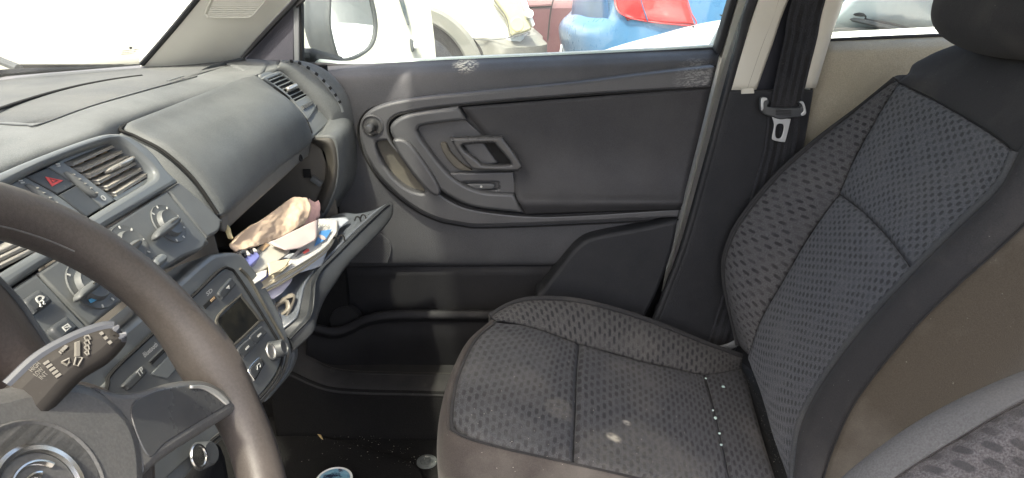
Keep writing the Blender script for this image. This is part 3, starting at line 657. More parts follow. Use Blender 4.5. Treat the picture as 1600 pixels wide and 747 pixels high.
for a, b_, t in (((1071, 48.5), (1092, 47), 'SEKURIT SAINT-G'), ((1072, 51.5), (1082, 50.8), 'E1 43R-00'), ((1072, 54), (1081, 53.4), 'DOT 26 M'), ((1085, 53.3), (1090, 53), 'AS2')):
    text(t, GP, a, b_, K['darkprint'], win, .003, size=.0026)
for u, v in ((1066, 53), (1094, 52)): lathe('approval_mark', GP(u, v, .003), GP.n, [(0, .004), (.0004, .004), (.0004, .0036), (0, .0036)], K['cladding'], win, 20, False)
# mirror triangle and frame bars
TP = Plane((0, 1.352, H), (0, -1, 0))
plate('mirror_cover', [(460, -14, 1), (460, 97, 1), (376, 97, 1), (384, 88), (452, 4)], TP, .02, mat('mirror_cover_plastic', (.035, .036, .045), .6, grain=.5, dust=.2, dcol=(.09, .09, .1)), dr, .006, .003)
plate('window_post', [(457.5, -20, 1), (466, -20, 1), (468, 98, 1), (459, 98, 1)], TP, .02, K['bezel'], dr, .009, .002)
plate('post_seal', [(466.3, -20, 1), (470, -20, 1), (471.5, 98, 1), (468.3, 98, 1)], TP, .02, K['gap'], dr, .005, .001)
tube('frame_seal', [PY(u, v, 1.335) for u, v in ((362, 99), (380, 84), (410, 52), (440, 20), (468, -10), (520, -70))], .008, K['seal'], dr, seg=8)
plate('frame_clip', [(461, 0, 1), (472, -6, 1), (474, 2), (466, 9), (462, 12)], TP, .012, K['gap'], dr, .02, .002)
FR = Plane((0, 1.36, H), (0, -1, 0))
plate('window_frame', [(1123, 90, 1), (1119, 78, 1), (1142, 0), (1190, -160, 1), (1203, -160, 1), (1153, 0), (1130, 78, 1)], FR, .03, K['seal'], dr, .004, .003)
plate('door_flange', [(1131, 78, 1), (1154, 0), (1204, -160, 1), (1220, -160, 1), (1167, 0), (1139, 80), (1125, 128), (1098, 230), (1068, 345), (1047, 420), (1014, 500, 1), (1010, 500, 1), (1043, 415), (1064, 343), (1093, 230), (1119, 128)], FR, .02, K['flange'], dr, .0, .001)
box('outer_skin', (.30, 1.455, .60), (.62, .012, .325), K['whitebody'], dr, bevel=.008)  # unseen outer panel, added to keep outside light from leaking in
# wing mirror
MN = Vector((.86, -.51, .03)).normalized(); MC = PY(557, 35, 1.56); MP = Plane(MC, MN)
mloop = [(520, -30), (514, 20), (516, 50), (527, 90), (537, 96), (560, 91), (584, 74), (592, 45), (588, 10), (575, -30), (545, -45)]
wm = plate('wing_mirror', mloop, MP, .02, K['housing'], dr, .0, .006, holes=[[(523, -26), (518, 20), (520, 48), (530, 86), (538, 91), (558, 87), (579, 71), (587, 44), (583, 10), (571, -26), (545, -40)]])
ol = [MP(*p) for p in px_loop(mloop, 4)]; cen = sum(ol, Vector()) / len(ol)
rings = [[p - MN * d + (cen - p) * s for p in ol] for d, s in ((.004, .01), (.04, .0), (.075, .1), (.10, .3), (.112, .6))]
n_ = len(ol); V = [p for r in rings for p in r]; Fc = []
for i in range(len(rings) - 1):
    for k in range(n_): Fc.append((i * n_ + k, i * n_ + (k + 1) % n_, (i + 1) * n_ + (k + 1) % n_, (i + 1) * n_ + k))
Fc.append(tuple(4 * n_ + k for k in range(n_)))
link('mirror_shell', newmesh('mirror_shell', V, Fc), K['housing'], wm, 60)
plate('mirror_glass', [(522, -28), (516, 20), (518, 49), (528, 88), (538, 93), (560, 89), (581, 73), (589, 45), (585, 10), (572, -28), (545, -43)], MP, .003, K['mirror'], wm, -.006, .0005)
bar('mirror_arm', PY(474, 86, 1.40), PY(528, 100, 1.52), (0, 0, 1), .05, .03, K['seal'], wm, .01)
# ------------------------------------------------------------------ dashboard
da = thing('dashboard', 'grey dashboard with round climate knobs, open glove compartment and dusty air vents', 'dashboard', (-.5, .65, .5))
def Zr(u, v, z): return PZ(u, v, z + H)
CPL = Plane(rel(-.41, .63, -.174), (1, 0, .59))          # climate panel plane
RPL = Plane(rel(-.345, .63, -.29), (1, 0, .344))         # radio plane
# top surface in front of the step
F_ = [(-90, 150), (0, 121), (110, 109), (222, 101), (345, 96), (400, 94)]
S_ = [(-90, 220), (0, 192), (65, 178), (160, 158), (300, 122), (372, 101)]
zf = (-.135, -.13, -.13, -.13, -.129, -.128)
patch('dash_top', [[Zr(u, v, z) for (u, v), z in zip(F_, zf)],
                   [Zr(a[0] * .5 + b[0] * .5, a[1] * .5 + b[1] * .5, z - .002) for a, b, z in zip(F_, S_, zf)],
                   [Zr(u, v, z - .008) for (u, v), z in zip(S_, zf)], [Zr(u, v + 14, z - .014) for (u, v), z in zip(S_, zf)]], K['tray'], da, 7, thick=.01)
# padded brow between the step and the vents / storage lid
S2 = [(-90, 215), (0, 192), (65, 192), (130, 170), (190, 150), (250, 134), (308, 118), (372, 99), (420, 97)]
B2 = [(-90, 330), (0, 266), (60, 242), (150, 211), (192, 204), (250, 181), (320, 153), (372, 132), (403, 123)]
z1 = (-.134, -.134, -.134, -.134, -.134, -.134, -.134, -.130, -.128)
z2 = (-.147, -.146, -.146, -.147) + tuple(PY(u, v, Y).z - H - .001 for u, v, Y in ((193, 203, .782), (250, 180, .88), (320, 152, 1.0), (372, 131, 1.1), (403, 122, 1.165)))
patch('dash_pad', [[Zr(u, v + 1, z - .012) for (u, v), z in zip(S2, z1)], [Zr(u, v, z) for (u, v), z in zip(S2, z1)],
                   [Zr(a[0] * .8 + b[0] * .2, a[1] * .8 + b[1] * .2, za * .9 + zb * .1) for a, b, za, zb in zip(S2, B2, z1, z2)],
                   [Zr(a[0] * .4 + b[0] * .6, a[1] * .4 + b[1] * .6, za * .55 + zb * .45) for a, b, za, zb in zip(S2, B2, z1, z2)],
                   [Zr(u, v, z) for (u, v), z in zip(B2, z2)], [Zr(u, v, z) + Vector((.0, 0, -.02)) for (u, v), z in zip(B2, z2)]], K['dash'], da, 7, thick=.01)
tube('defroster_slit', [Zr(u, v, -.1315) for u, v in ((-20, 177), (30, 160), (80, 145), (130, 133), (180, 124), (222, 118.5))], .0022, K['gap'], da, seg=6)
V = []
tube('tray_seam', [Zr(u, v, -.1325) for u, v in ((0, 193.5), (40, 195.5), (66, 193), (160, 160), (308, 119))], .0009, K['button'], da, seg=6)
# airbag mark stamped in the tray edge
for i in range(5): bar('stamped_letter', Zr(263 + i * 5, 126.4 - i * 1.6, -.131), Zr(265.5 + i * 5, 125.0 - i * 1.6, -.131), (0, 0, 1), .005, .0012, K['dash_lid'], da, 0)
# dash corner towards the door
patch('dash_corner', [[Zr(u, v, -.126) for u, v in ((345, 96), (385, 92), (437, 96))],
                      [Zr(u, v, -.130) for u, v in ((372, 106), (402, 102), (436, 101))],
                      [Zr(u, v, z) for u, v, z in ((402, 124, -.147), (408, 116, -.140), (434, 105.5, -.133))]], K['dash'], da, 6, thick=.01)
# storage lid
def PYl(u, v, Y): return PY(u, v, Y)
L0 = [PY(u, v, Y) for u, v, Y in ((193, 203, .782), (250, 180, .88), (320, 152, 1.0), (372, 131, 1.1), (403, 122, 1.165))]
L1 = [PY(u, v, Y) for u, v, Y in ((215, 213, .782), (275, 190, .88), (345, 160, 1.0), (402, 138, 1.1), (432, 143, 1.17))]
L2 = [PY(u, v, Y) for u, v, Y in ((258, 236, .782), (318, 207, .88), (388, 174, 1.0), (438, 155, 1.1), (459, 167, 1.175))]
L3 = [PY(u, v, Y) for u, v, Y in ((305, 279, .782), (360, 243, .88), (420, 205, 1.0), (462, 184, 1.1), (478, 190, 1.178))]
L4 = [PY(u, v, Y) for u, v, Y in ((344, 334, .782), (385, 298, .88), (435, 254, 1.0), (472, 227, 1.1), (487, 216, 1.18))]
L5 = [p + Vector((-.012, 0, -.006)) for p in L4]
sl_ = patch('storage_lid', [[p + Vector((-.004, 0, -.008)) for p in L0], [p + Vector((0, 0, .002)) for p in L0], L1, L2, L3, L4, L5], K['dash_lid'], da, 7, thick=.012, pillow=.004, pw=.08)
tube('lid_seam', [PY(u, v, Y) + Vector((-.001, 0, .002)) for u, v, Y in ((402, 121, 1.165), (372, 129.5, 1.1), (320, 151, 1.0), (250, 179, .88), (191, 202, .78), (214, 216, .776), (257, 239, .776), (303, 281, .776), (341, 336, .776))], .0022, K['gap'], da, seg=6)
tube('lid_seam', [PY(u, v, Y) + Vector((.0, 0, .0)) for u, v, Y in ((404, 122, 1.17), (434, 143, 1.177), (461, 167, 1.183), (480, 191, 1.186), (489, 216, 1.186))], .0022, K['gap'], da, seg=6)
# cheek between centre panel and lid
patch('dash_cheek', [[PY(u, v, Y) for u, v, Y in ((190, 206, .776), (212, 219, .776), (254, 242, .776), (300, 284, .776), (340, 338, .776))],
                     [PY(u, v, Y) for u, v, Y in ((186, 210, .765), (207, 225, .765), (243, 249, .765), (287, 290, .765), (334, 345, .765))],
                     [PY(u, v, Y) + Vector((-.02, 0, -.01)) for u, v, Y in ((180, 212, .74), (200, 232, .74), (235, 258, .745), (281, 296, .75), (330, 352, .75))]], K['dash'], da, 7, thick=.004)
# under-lid bar and open glove compartment
patch('lid_ledge', [L4, [PY(u, v, Y) for u, v, Y in ((350, 341, .79), (388, 305, .88), (437, 261, 1.0), (473, 234, 1.1), (486, 222, 1.17))], [PY(u, v, Y) for u, v, Y in ((351, 362, .79), (391, 324, .88), (441, 279, 1.0), (470, 252, 1.09), (482, 244, 1.15))]], mat('dusty_ledge', (.10, .10, .095), .5, dust=.5, dcol=(.24, .23, .2)), da, 5, thick=.008)
lathe('ledge_screw', PY(467, 247, 1.085) + Vector((.002, 0, 0)), (1, -.1, .2), [(0, .006), (.002, .006), (.002, .003), (.0005, .003), (.0005, 0)], K['gap'], da, 16)
gc = patch('glove_compartment', [[rel(-.385, .76, -.26), rel(-.385, 1.2, -.26)], [rel(-.56, .76, -.26), rel(-.56, 1.2, -.26)], [rel(-.58, .76, -.36), rel(-.58, 1.2, -.36)], [rel(-.52, .76, -.47), rel(-.52, 1.2, -.47)], [rel(-.36, .76, -.48), rel(-.36, 1.2, -.48)]], K['dark_lining'], da, 6, thick=.004)
patch('compartment_wall', [[rel(-.356, 1.202, -.252), rel(-.335, 1.202, -.36), rel(-.33, 1.202, -.48)], [rel(-.58, 1.205, -.25), rel(-.58, 1.205, -.36), rel(-.54, 1.205, -.48)]], K['dark_lining'], gc, 4, thick=.004)
patch('compartment_wall', [[rel(-.37, .765, -.25), rel(-.36, .765, -.36), rel(-.35, .765, -.48)], [rel(-.58, .765, -.25), rel(-.58, .765, -.36), rel(-.54, .765, -.48)]], K['dark_lining'], gc, 4, thick=.004)
box('latch_hole', PY(480, 271, 1.20) , (.007, .002, .008), K['gap'], gc, bevel=.001)
box('latch', PY(495, 283, 1.195), (.011, .006, .005), K['dash'], gc, ax=((.8, 0, -.6), (0, 1, 0), (.6, 0, .8)), bevel=.002)
patch('compartment_rim', [[PY(u, v, 1.198) for u, v in ((484, 221), (505, 236), (510, 258), (507, 282), (498, 305), (489, 322))], [PY(u, v, 1.186) for u, v in ((489, 217), (513, 226), (521, 252), (518, 283), (509, 308), (500, 328))], [PY(u, v, 1.192) for u, v in ((491, 214), (520, 217), (529, 252), (526, 288), (515, 318), (507, 335))]], mat('dusty_rim_plastic', (.04, .037, .032), .6, dust=.5, dcol=(.075, .068, .055), ds=18), da, 6, thick=.01)
patch('dash_end', [[PY(u, v, Y) for u, v, Y in ((486, 213, 1.19), (503, 203, 1.22), (517, 182, 1.27), (528, 162, 1.315))],
                   [PY(u, v, Y) for u, v, Y in ((520, 215, 1.19), (533, 207, 1.22), (546, 198, 1.28), (551, 190, 1.325))],
                   [PY(u, v, Y) for u, v, Y in ((528, 252, 1.19), (541, 248, 1.22), (554, 240, 1.29), (559, 236, 1.33))],
                   [PY(u, v, Y) for u, v, Y in ((525, 290, 1.19), (537, 289, 1.22), (550, 283, 1.29), (555, 279, 1.33))],
                   [PY(u, v, Y) for u, v, Y in ((514, 320, 1.19), (523, 321, 1.22), (530, 318, 1.29), (534, 315, 1.33))],
                   [PY(u, v, Y) for u, v, Y in ((502, 342, 1.19), (508, 345, 1.22), (514, 347, 1.29), (518, 347, 1.33))]], K['dash_lid'], da, 6, thick=.01)
# side vent
VPa = plane3(PY(405, 116, 1.17), PY(507, 185, 1.262), PY(487, 217, 1.18))
hs = plate('side_vent_housing', [(405, 117), (420, 110), (436, 104), (449, 108), (478, 132), (500, 156), (517, 176), (519, 186), (512, 195, 1), (487, 219, 1), (478, 200), (456, 166), (430, 141)], VPa, .05, K['bezel'], da, .004, .004)
vf = plate('side_vent', [(411, 121), (424, 114), (438, 110), (448, 113), (472, 136), (495, 160), (496, 166), (485, 185), (480, 185), (471, 174), (448, 147), (420, 128)], VPa, .012, K['bezel'], da, .008, .003, holes=[[(419, 123.5, 1), (440, 115.5, 1), (483, 147, 1), (462, 157.5, 1)]])
plate('vent_well', [(413, 123, 1), (439, 113, 1), (489, 148, 1), (463, 163, 1)], VPa, .002, K['gap'], vf, .0055, .0003)
A_, B_, C_, D_ = (418, 124), (461, 158), (440, 115), (484, 147)
for i in range(7):
    t = (i + .5) / 7
    a = VPa(A_[0] + (B_[0] - A_[0]) * t, A_[1] + (B_[1] - A_[1]) * t, .0065); b = VPa(C_[0] + (D_[0] - C_[0]) * t, C_[1] + (D_[1] - C_[1]) * t, .0065)
    bar('slat', a, b, VPa.n, .0022, .003, K['bezel'], vf, .0006)
bar('vent_tab', VPa(449, 140, .011), VPa(463, 133, .011), VPa.n, .008, .007, K['brass'], vf, .002)
plate('vent_wheel', [(472, 165, 1), (488, 157, 1), (491, 162, 1), (475, 171, 1)], VPa, .004, K['housing'], vf, .0105, .001)
for i in range(4): bar('wheel_rib', VPa(474 + i * 4.2, 165.5 - i * 2.1, .011), VPa(476.5 + i * 4.2, 169 - i * 2.1, .011), VPa.n, .0012, .0014, K['button'], vf, 0)
dsA = [PY(u, v, Y) for u, v, Y in ((438, 95, 1.25), (478, 97, 1.29), (510, 110, 1.312), (534, 135, 1.322), (548, 163, 1.326), (556, 196, 1.33))]
dsB = [PY(u, v, Y) for u, v, Y in ((434, 105, 1.215), (453, 109, 1.23), (480, 133, 1.245), (502, 157, 1.255), (517, 177, 1.262), (520, 192, 1.262))]
patch('dash_shoulder', [[p + Vector((0, .01, -.02)) for p in dsA], dsA, [a.lerp(b, .5) + Vector((.003, 0, .004)) for a, b in zip(dsA, dsB)], dsB, [p + Vector((-.01, 0, -.02)) for p in dsB]], K['dash'], da, 7, thick=.004)
q = spline([a.lerp(b, .56) + Vector((.003, -.001, .0045)) for a, b in zip(dsA, dsB)], 20)
tube('demister_strip', q[6:88], .0035, K['bezel'], da, seg=6, n=1, flat=.5)
for i in range(8):
    k = 10 + i * 9; bar('demister_slot', q[k] + Vector((.002, -.001, .002)), q[k + 3] + Vector((.002, -.001, .002)), (.5, -.5, .7), .0045, .0025, K['gap'], da, 0)
# centre bezel with vents and switches
bz = plate('centre_bezel', [(-60, 325, 1), (-60, 292, 1), (0, 269), (60, 244), (142, 214), (178, 207), (205, 212), (238, 236), (262, 266), (281, 283, 1), (167, 353, 1), (60, 420, 1), (-60, 500, 1)], CPL, .05, K['bezel'], da, .010, .005,
           holes=[[(-40, 318, 1), (13, 288), (95, 247), (165, 221), (183, 218), (197, 223), (218, 240), (240, 262), (243, 274), (232, 284), (178, 316), (136, 342), (60, 390, 1), (-40, 450, 1)]])
plate('bezel_back', [(-50, 320, 1), (13, 285, 1), (180, 215, 1), (246, 270, 1), (136, 345, 1), (-50, 455, 1)], CPL, .003, K['gap'], bz, -.03, .0005)
vt = plate('centre_vent', [(90, 252, 1), (165, 222), (184, 219), (197, 224), (218, 241), (240, 263), (242, 274), (232, 283), (179, 314, 1)], CPL, .02, K['bezel'], da, -.002, .003, holes=[[(99, 252, 1), (168, 224), (184, 222), (195, 226), (216, 242), (236, 263), (238, 273), (230, 280), (180, 309, 1)]])
for i in range(4):
    t = (i + .6) / 4.3
    a = CPL(122 + 78 * t * .9, 246 + 50 * t, -.024); b = CPL(170 + 66 * t, 224 + 48 * t, -.024)
A_, B_, C_, D_ = (100, 252), (181, 309), (176, 221), (241, 272)
for k in range(4):       # dusty upright vanes deep inside
    s = (k + .35) / 4
    a = CPL(A_[0] + (C_[0] - A_[0]) * s, A_[1] + (C_[1] - A_[1]) * s, -.017); b = CPL(B_[0] + (D_[0] - B_[0]) * s, B_[1] + (D_[1] - B_[1]) * s, -.017)
    bar('vane', a, b, CPL.n, .010, .012, K['tan'], vt, .001)
for i in range(6):
    t = (i + .45) / 6
    l = CPL(A_[0] + (B_[0] - A_[0]) * t, A_[1] + (B_[1] - A_[1]) * t, -.006); r_ = CPL(C_[0] + (D_[0] - C_[0]) * t - (3 if i in (0, 5) else 0), C_[1] + (D_[1] - C_[1]) * t, -.006)
    bar('slat', l, r_, CPL.n + Vector((.4, 0, -.5)), .0032, .009, K['slat'], vt, .001)
vb = plate('vent_tab', [(172, 262), (190, 252), (208, 243), (212, 247), (205, 254), (188, 261), (176, 266)], CPL, .01, K['slat'], vt, .004, .003)
plate('tab_tip', [(186, 255, 1), (206, 245), (210, 248), (206, 252), (190, 259, 1)], CPL, .004, K['brass'], vb, .006, .0015)
def strip(pts, m, lift=0, name='switch_strip', par=None): return plate(name, pts, CPL, .01, m, par or da, lift, .0012)
s1 = strip([(75, 260.5, 1), (95.5, 250.5, 1), (136, 278), (179, 313, 1), (161, 323.5, 1), (120, 289)], K['bezel'])
tw = plate('vent_wheel', [(104, 268), (112, 268), (135, 284), (150, 297), (156, 304), (151, 306), (140, 300), (122, 285)], CPL, .008, K['panel'], s1, .004, .003)
for i in range(5): bar('wheel_rib', CPL(114 + i * 9, 273 + i * 7, .0040), CPL(117 + i * 9, 272.6 + i * 7.2, .0040), CPL.n, .001, .0015, K['slat'], tw, 0)
for a, b in (((87, 257), (93, 256)), ((89, 260), (94, 259))): bar('air_symbol', CPL(*a, .0005), CPL(*b, .0005), CPL.n, .0012, .0008, K['print'], s1, 0)
text('0', CPL, (162, 314.5), (167.5, 311), K['print'], s1, .0006, 'zero_mark', .008)
hz = strip([(41, 276, 1), (73.5, 261.5, 1), (118.5, 288.5, 1), (91, 303.5, 1)], K['button'], .001, 'hazard_button')
TR = [(71, 276), (99, 282), (82, 291)]
plate('hazard_triangle', [(*p, 1) for p in TR], CPL, .001, K['redprint'], hz, .0016, .0001, holes=[[(77, 278.5, 1), (92, 282, 1), (82.5, 286.5, 1)]])
plate('hazard_triangle', [(80.5, 280.5, 1), (88, 282.3, 1), (83, 284.8, 1)], CPL, .001, K['redprint'], hz, .0016, .0001)
strip([(92, 304.5, 1), (119.5, 289.5, 1), (159.5, 324, 1), (136, 339, 1)], K['button'], .001, 'blank_button')
s2 = strip([(14, 288, 1), (39.5, 276.5, 1), (90, 305), (135, 340, 1), (112, 354, 1), (60, 318)], K['bezel'])
tw = plate('vent_wheel', [(44, 287), (52, 287), (78, 303), (97, 319), (103, 327), (97, 328), (84, 318), (64, 304)], CPL, .008, K['panel'], s2, .004, .003)
for i in range(4): bar('wheel_rib', CPL(57 + i * 10, 294 + i * 7.5, .0040), CPL(60 + i * 10, 293.6 + i * 7.7, .0040), CPL.n, .001, .0015, K['slat'], tw, 0)
for a, b in (((29, 283), (35, 282)), ((32, 286), (38, 285))): bar('air_symbol', CPL(*a, .0005), CPL(*b, .0005), CPL.n, .0012, .0008, K['print'], s2, 0)
v2 = plate('centre_vent', [(-60, 400, 1), (14, 360, 1), (60, 384, 1), (-10, 430, 1), (-60, 440, 1)], CPL, .012, K['black'], da, .0, .002)
for i in range(3): bar('slat', CPL(-40, 408 + i * 12, .003), CPL(38 + i * 4, 372 + i * 9, .003), CPL.n + Vector((.4, 0, -.5)), .004, .01, K['slat'], v2, .001)
# climate panel
cpn = plate('climate_panel', [(260.5, 297.5, 1), (323, 372), (322, 380), (314, 390), (268, 413), (140, 511, 1), (58.5, 426, 1)], CPL, .04, K['panel'], da, .008, .003)
plate('end_panel', [(281.5, 284, 1), (343, 340), (346, 348), (342, 361), (324.5, 371.5, 1), (262, 296.5, 1)], CPL, .04, K['panel'], da, .008, .003)
lp = plate('switch_panel', [(57.5, 427, 1), (139, 512, 1), (70, 580, 1), (-20, 620, 1), (-60, 500, 1)], CPL, .04, K['panel'], da, .008, .003)
def dial(u, v, r1, r2, ang):
    c = CPL(u, v, .008); n = CPL.n
    d = lathe('dial', c, n, [(0, r1), (.0015, r1 * .985), (.001, r1 * .93), (.001, r2 * 1.08), (.004, r2 * 1.02), (.006, r2 * .95), (.0055, r2 * .85), (.0052, 0)], K['panel'], da, 40)
    e1 = frame(CPL).to_3x3().col[0]; e2 = n.cross(e1); a = e1 * math.cos(ang) + e2 * math.sin(ang)
    q = [(u + x, v + y) for x, y in ((-17, 15), (-12, 6), (8, -10), (17, -13), (21, -10), (20, -3), (2, 12), (-9, 20), (-15, 20))]
    plate('dial_grip', q, CPL, .010, K['panel'], d, .020, .003)
    bar('pointer', CPL(u + 4, v - 2, .0204), CPL(u + 16, v - 10, .0204), n, .0010, .0006, K['recess'], d, 0)
    for k in range(7):
        t = ang + R(-120 + 40 * k); p = c + (e1 * math.cos(t) + e2 * math.sin(t)) * r1 * .84 + n * .0014
        bar('scale_mark', p, p + (e1 * math.cos(t) + e2 * math.sin(t)) * .003, n, .0016, .0006, K['print'], d, 0)
    return d
dial(263, 350, .0225, .0145, R(4))
dial(203, 385, .0225, .0145, R(-4))
d3 = dial(142, 445, .0235, .0150, R(8))
bar('blue_mark', CPL(140, 471, .0098), CPL(150, 466, .0098), CPL.n, .0035, .001, K['blueprint'], d3, .0003)
plate('small_button', [(243, 404), (254, 395), (262, 399), (263, 406), (252, 414), (246, 411)], CPL, .015, K['bezel'], da, .015, .003)
def sq(pts): return [(*p,) for p in pts]
b1 = plate('console_button', [(39, 470), (60, 453), (66, 453), (82, 466), (81, 473), (59, 488), (53, 487)], CPL, .02, K['button'], lp, .014, .003)
b2 = plate('console_button', [(82, 512), (103, 495), (108, 495), (123, 509), (122, 515), (101, 529), (96, 528)], CPL, .02, K['button'], lp, .014, .003)
for (cu_, cv_) in ((63, 466),):
    plate('car_symbol', [(56, 466), (62, 461), (70, 464), (66, 470), (60, 473)], CPL, .0006, K['print'], b1, .0146, .0001, holes=[[(59, 466.5), (62.5, 463.5), (67, 465.5), (64, 469), (61, 470.5)]])
    for k in range(2): tube('skid_symbol', [CPL(61 + k * 5, 474 - k * 4, .0148), CPL(63 + k * 5, 475 - k * 4, .0148), CPL(63 + k * 5, 479 - k * 4, .0148), CPL(66 + k * 5, 479 - k * 4, .0148)], .0005, K['print'], b1, seg=5)
plate('heater_symbol', [(97, 511, 1), (106, 505, 1), (112, 511, 1), (103, 518, 1)], CPL, .0006, K['print'], b2, .0146, .0001, holes=[[(99.5, 511.3, 1), (105.6, 507.2, 1), (109.6, 511, 1), (103.4, 515.7, 1)]])
for k in range(3): bar('heater_symbol', CPL(101.5 + k * 2, 512 + k * .9 - k * 1, .0148), CPL(104 + k * 2, 510.3 - k * .2, .0148), CPL.n, .0006, .0005, K['print'], b2, 0)
# centre stack with radio
stk = plate('centre_stack', [(100, 640), (140, 560), (185, 520), (250, 466), (320, 405), (345, 394), (373, 394), (388, 406), (422, 457), (447, 512), (457, 547), (457, 564), (444, 592), (400, 642), (330, 705), (240, 790), (100, 800)], RPL, .05, K['bezel'], da, 0, .006)
sk = [p for p in px_loop([(373, 394), (388, 406), (422, 457), (447, 512), (457, 547), (457, 564), (444, 592), (400, 642), (330, 705)], 4)[:30]]
patch('stack_side', [[RPL(p[0], p[1], -.006) for p in sk[::3]], [RPL(p[0], p[1], -.05) + Vector((0, .012, 0)) for p in sk[::3]], [RPL(p[0], p[1], -.2) + Vector((-.05, .015, 0)) for p in sk[::3]]], K['panel'], da, 3, thick=.004)
rd = plate('radio', [(120, 650), (172, 592), (179, 579), (243, 519), (306, 460), (345, 424), (357, 422), (369, 432), (405, 487), (437, 541), (440, 556), (428, 590), (385, 640), (300, 712), (200, 790), (120, 760)], RPL, .02, K['panel'], da, .003, .002)
tube('radio_groove', [RPL(u, v, .0035) for u, v in ((160, 640), (168, 602), (177, 580), (243, 517.5), (306, 458.5), (345, 421.5), (359, 420), (371, 431), (407, 487), (439, 541), (442, 557), (430, 592), (386, 642), (300, 714))], .0018, K['gap'], rd, seg=6)
tube('silver_trim', [RPL(u, v, .001) for u, v in ((375, 420), (390, 436), (413, 478), (443, 532), (449, 556), (436, 592), (392, 643), (308, 712))], .0022, K['recess'], rd, seg=6)
tube('silver_trim', [RPL(u, v, .001) for u, v in ((440, 572), (425, 602), (392, 637), (345, 676), (300, 716))], .0042, K['brass'], rd, seg=8, flat=.4)
plate('eject_button', [(343, 456), (359, 436), (363, 435), (369, 443), (368, 447), (351, 466), (347, 465)], RPL, .01, K['button'], rd, .006, .002)
plate('eject_symbol', [(353.5, 450.5, 1), (358, 445.5, 1), (359.5, 451.5, 1)], RPL, .0006, K['print'], rd, .0066, .0001)
plate('card_slot', [(318, 477, 1), (335, 461, 1), (339, 466, 1), (322, 483, 1)], RPL, .002, K['gap'], rd, .004, .0005)
plate('card_slot_edge', [(329, 469, 1), (335, 463, 1), (337, 466, 1), (331, 472, 1)], RPL, .001, K['tan'], rd, .0046, .0003)
text('SD', RPL, (324, 463), (333, 455), K['print'], rd, .0036, 'card_mark', .006)
plate('display_surround', [(337, 500), (374, 462), (381, 463), (408, 498), (407, 504), (369, 540), (363, 538)], RPL, .004, K['recess'], rd, .0045, .0015, holes=[[(342, 500), (373, 468), (379, 468), (402, 498), (401, 503), (369, 533), (364, 532)]])
plate('display', [(340, 500, 1), (376, 465, 1), (405, 500, 1), (367, 537, 1)], RPL, .002, K['screen'], rd, .004, .0003)
for q, mk_ in (([(372, 546), (388, 530), (392, 530), (400, 538), (398, 542), (384, 557), (380, 556)], (384, 546)), ([(391, 527), (407, 511), (411, 511), (417, 518), (416, 522), (402, 537), (399, 536)], (403, 526))):
    b = plate('radio_button', q, RPL, .008, K['button'], rd, .0055, .0015)
    bar('button_mark', RPL(mk_[0], mk_[1], .0062), RPL(mk_[0] + 5, mk_[1] - 5, .0062), RPL.n, .002, .0006, K['print'], b, 0)
kn = lathe('volume_knob', RPL(424, 549, .003), RPL.n, [(0, .0125), (.003, .0125), (.004, .0112), (.016, .0105), (.0185, .0095), (.0185, .0075), (.017, .007), (.0168, 0)], K['button'], rd, 36)
lathe('knob_ring', RPL(424, 549, .0215), RPL.n, [(-.0005, .0102), (.0008, .0098), (.0009, .0082), (-.0006, .0074)], K['brass'], kn, 36)
b = plate('media_button', [(389, 576), (405, 558), (409, 559), (414, 568), (412, 573), (400, 594), (396, 592)], RPL, .006, K['chrome'], rd, .0048, .0012)
plate('media_button_face', [(391.5, 577), (405, 561.5), (408, 562), (411.5, 569), (410, 573), (400, 589.5), (397, 588.5)], RPL, .004, K['button'], b, .0055, .0008)
for p in ((402, 577), (406.5, 573)): lathe('note_symbol', RPL(*p, .0056), RPL.n, [(0, .0011), (.0004, .0011)], K['print'], b, 10)
tube('note_symbol', [RPL(402.8, 577, .006), RPL(401.5, 571.5, .006), RPL(405.5, 567.5, .006), RPL(407.3, 573, .006)], .0004, K['print'], b, seg=5, smooth=False)
text('Bluetooth', RPL, (226, 559), (247, 540), K['print'], rd, .0036, 'radio_lettering', .0065)
plate('disc_slot', [(233, 565, 1), (264, 535, 1), (269, 540, 1), (238, 570, 1)], RPL, .002, K['button'], rd, .004, .0004)
for k in (0, 1): bar('slot_line', RPL(235 + 2.5 * k, 566.5 + 2 * k, .0045), RPL(265 + 2.5 * k, 537 + 2 * k, .0045), RPL.n, .0012, .0008, K['gap'], rd, 0)
plate('radio_shelf', [(236, 585, 1), (272, 546, 1), (290, 560, 1), (262, 592, 1)], RPL, .004, K['bezel'], rd, .0042, .001)
b = plate('radio_button', [(194, 600), (222, 573), (226, 573), (231, 581), (229, 585), (206, 608), (198, 606)], RPL, .008, K['button'], rd, .006, .002)
text('TP', RPL, (217, 590), (226, 580), K['print'], b, .0066, 'button_lettering', .008)
kn2 = lathe('tuning_knob', RPL(311, 713, .003), RPL.n, [(0, .0135), (.012, .0115), (.014, .010), (.0135, 0)], K['button'], rd, 32)
lathe('knob_ring', RPL(311, 713, .016), RPL.n, [(0, .0118), (.0012, .0112), (.0012, .0095), (0, .0088)], K['chrome'], kn2, 32)
box('console_tunnel', rel(-.50, .60, -.74), (.13, .12, .20), K['pocket'], da, bevel=.03, seg=3)
